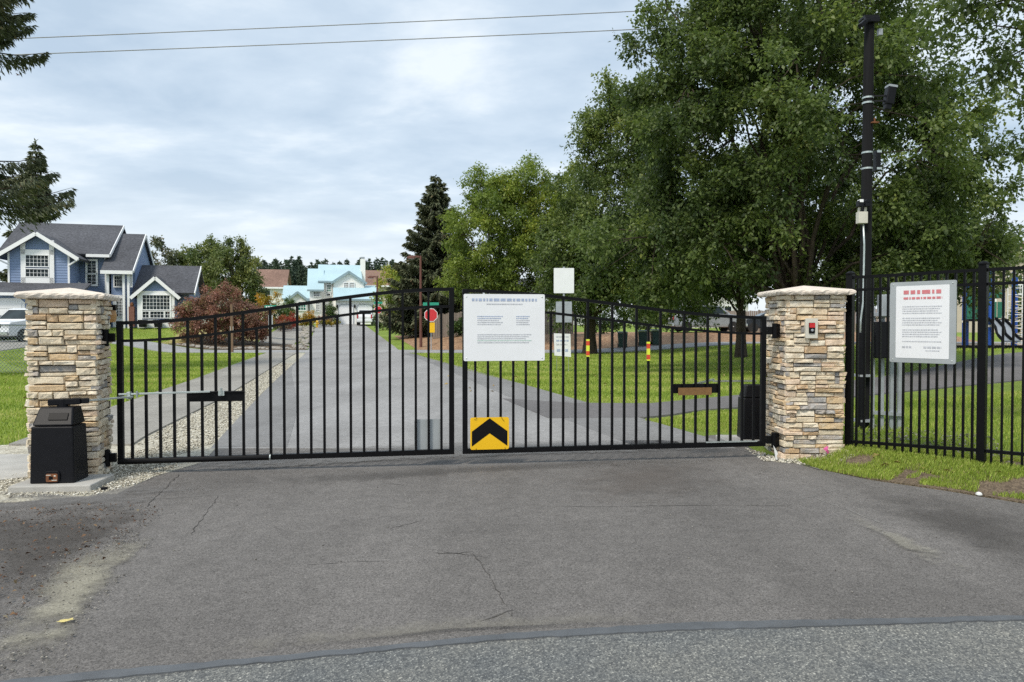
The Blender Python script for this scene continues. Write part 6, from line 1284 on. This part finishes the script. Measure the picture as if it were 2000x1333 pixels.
# ---- grass
M['lawn_leaf'] = m_leaf('lawn_leaf', [(0.0, (0.2, 0.12, 0.05)), (0.6, (0.36, 0.27, 0.1)), (1.0, (0.5, 0.45, 0.25))], 0.1)
def blades(name, pts, h, w, r, mat, nblade=1, curl=.45):
    n = len(pts); a = r.uniform(0, 6.283, n); hh = h * r.uniform(.45, 1.35, n); d = np.c_[np.cos(a), np.sin(a), np.zeros(n)]; s_ = np.c_[-np.sin(a), np.cos(a), np.zeros(n)]; ww = w * r.uniform(.7, 1.3, n); le = curl * r.uniform(.2, 1.3, n)
    V = np.stack([pts - s_ * ww[:, None], pts + s_ * ww[:, None], pts + s_ * (ww * .6)[:, None] + d * (hh * le * .4)[:, None] + np.c_[np.zeros((n, 2)), hh * .65], pts + d * (hh * le)[:, None] + np.c_[np.zeros((n, 2)), hh]], 1)
    return raw_mesh(name, V.reshape(-1, 3), np.arange(4 * n), 4, mat, np.clip(r.normal(.58, .2, n) + .16 * np.sin(pts[:, 1] * 2.1 + 1.7 * np.sin(pts[:, 0] * .4)) * (np.abs(pts[:, 1]) > 12) + .13 * np.sin(pts[:, 0] * 1.3 + 2.0 * np.sin(pts[:, 1] * .7)) * np.sin(pts[:, 1] * .9 + pts[:, 0] * .5), 0, 1))
rg = np.random.default_rng(77)
verge = [G(1556, 904), G(1600, 921), G(1690, 938), G(1735, 944), G(1770, 930), (4.3, 7.15), (4.6, 6.9), G(2060, 955), (6.0, 6.4), (6.0, 7.3), (5.1, 7.9), (4.4, 8.6), (4.1, 9.4), (3.72, 9.3), (3.82, 8.5), (3.5, 8.3)]
q = inpoly(verge, 34000, 80); dens = np.array([math.sin(x * 5.1 + 1.3 * y) + math.sin(y * 6.3 - x * 2.2) for x, y in q]); q = q[dens > -1.75 + rg.random(len(q)) * .5]
stuff('grass', blades('grass', on_ground(q, .02), .045, .0026, rg, M['grass']))
q = inpoly([G(1740, 944), G(1850, 958), G(2000, 983), G(2100, 1000), (5, 6.5), (4.6, 6.9), (4.3, 7.15), G(1800, 935)], 5000, 81); dens = np.array([math.sin(x * 7.1 + 2.3 * y) + math.sin(y * 9.3 - x * 3.2) for x, y in q]); q = q[dens > .1]
stuff('grass', blades('grass', on_ground(q, .02), .04, .0026, rg, M['grass']))
q = inpoly([(4.15, 9.0), (5.3, 7.6), (7.5, 7.2), (12, 11), (14, 18.5), (8.3, 15.4), (4.6, 12.9), (3.0, 12.0), (3.1, 10.3), (3.9, 10.2)], 60000, 82)
stuff('grass', blades('grass', on_ground(q, .0), .05, .0045, rg, M['grass']))
q = inpoly([(2.1, 11.9), (3.0, 10.3), (3.4, 10.4), (4.4, 13.1), (3.6, 13.0)], 9000, 83); stuff('grass', blades('grass', on_ground(q, .0), .05, .0035, rg, M['grass']))
q = inpoly([(1.6, 15.0), (2.8, 14.9), (5.3, 16.9), (10, 21.8), (13, 25), (4, 25), (-1.3, 24.4)], 80000, 84); stuff('grass', blades('grass', on_ground(q, .0), .05, .007, rg, M['grass']))
q = inpoly([(-1.3, 24.4), (13, 25), (24, 33), (19, 41.5), (-5.7, 41.5)], 70000, 85); stuff('grass', blades('grass', on_ground(q, .0), .055, .012, rg, M['grass']))
q = inpoly([(-7.4, 13.2), (-9.0, 20.7), (-10.5, 26), (-17, 26), (-15, 13), (-11, 9.3), (-6.5, 9.5)], 90000, 86); stuff('grass', blades('grass', on_ground(q, .0), .055, .006, rg, M['grass']))
q = inpoly([(-10.5, 26), (-13.9, 41.8), (-24, 41.8), (-24, 34), (-17, 26)], 45000, 87); stuff('grass', blades('grass', on_ground(q, .0), .055, .011, rg, M['grass']))
q = inpoly([(-22, 47.2), (-36, 47), (-36, 55), (-23, 58)], 22000, 88); stuff('grass', blades('grass', on_ground(q, .0), .06, .014, rg, M['grass']))
rl = np.random.default_rng(95); q = np.concatenate([inpoly([(-1.3, 16), (12, 22), (18, 30), (-4, 40)], 240, 96), inpoly([(-8, 13), (-10.5, 27), (-16, 40), (-20, 40), (-13, 13)], 120, 97), inpoly(verge, 40, 98)]); P = on_ground(q, .04); n = len(P)
stuff('leaf_litter', leaves_mesh('leaf_litter', P, rl.normal(size=(n, 3)) * np.array([1, 1, .15]), np.tile([0, 0, 1.0], (n, 1)) + rl.normal(size=(n, 3)) * .35, .1 * rl.uniform(.5, 1.4, n), .06 * rl.uniform(.5, 1.3, n), rl.random(n), M['lawn_leaf'], OUT_LEAF, .6))
# fallen leaves on the shoulder
r = np.random.default_rng(90); q = inpoly(dirt_zone, 260, 91); P = on_ground(q, .05); n = len(P)
stuff('leaf_litter', leaves_mesh('leaf_litter', P, r.normal(size=(n, 3)) * np.array([1, 1, .15]), np.tile([0, 0, 1.0], (n, 1)) + r.normal(size=(n, 3)) * .3, .028 * r.uniform(.5, 1.5, n), .018 * r.uniform(.5, 1.5, n), r.random(n), M['litter'], OUT_LEAF, .6))
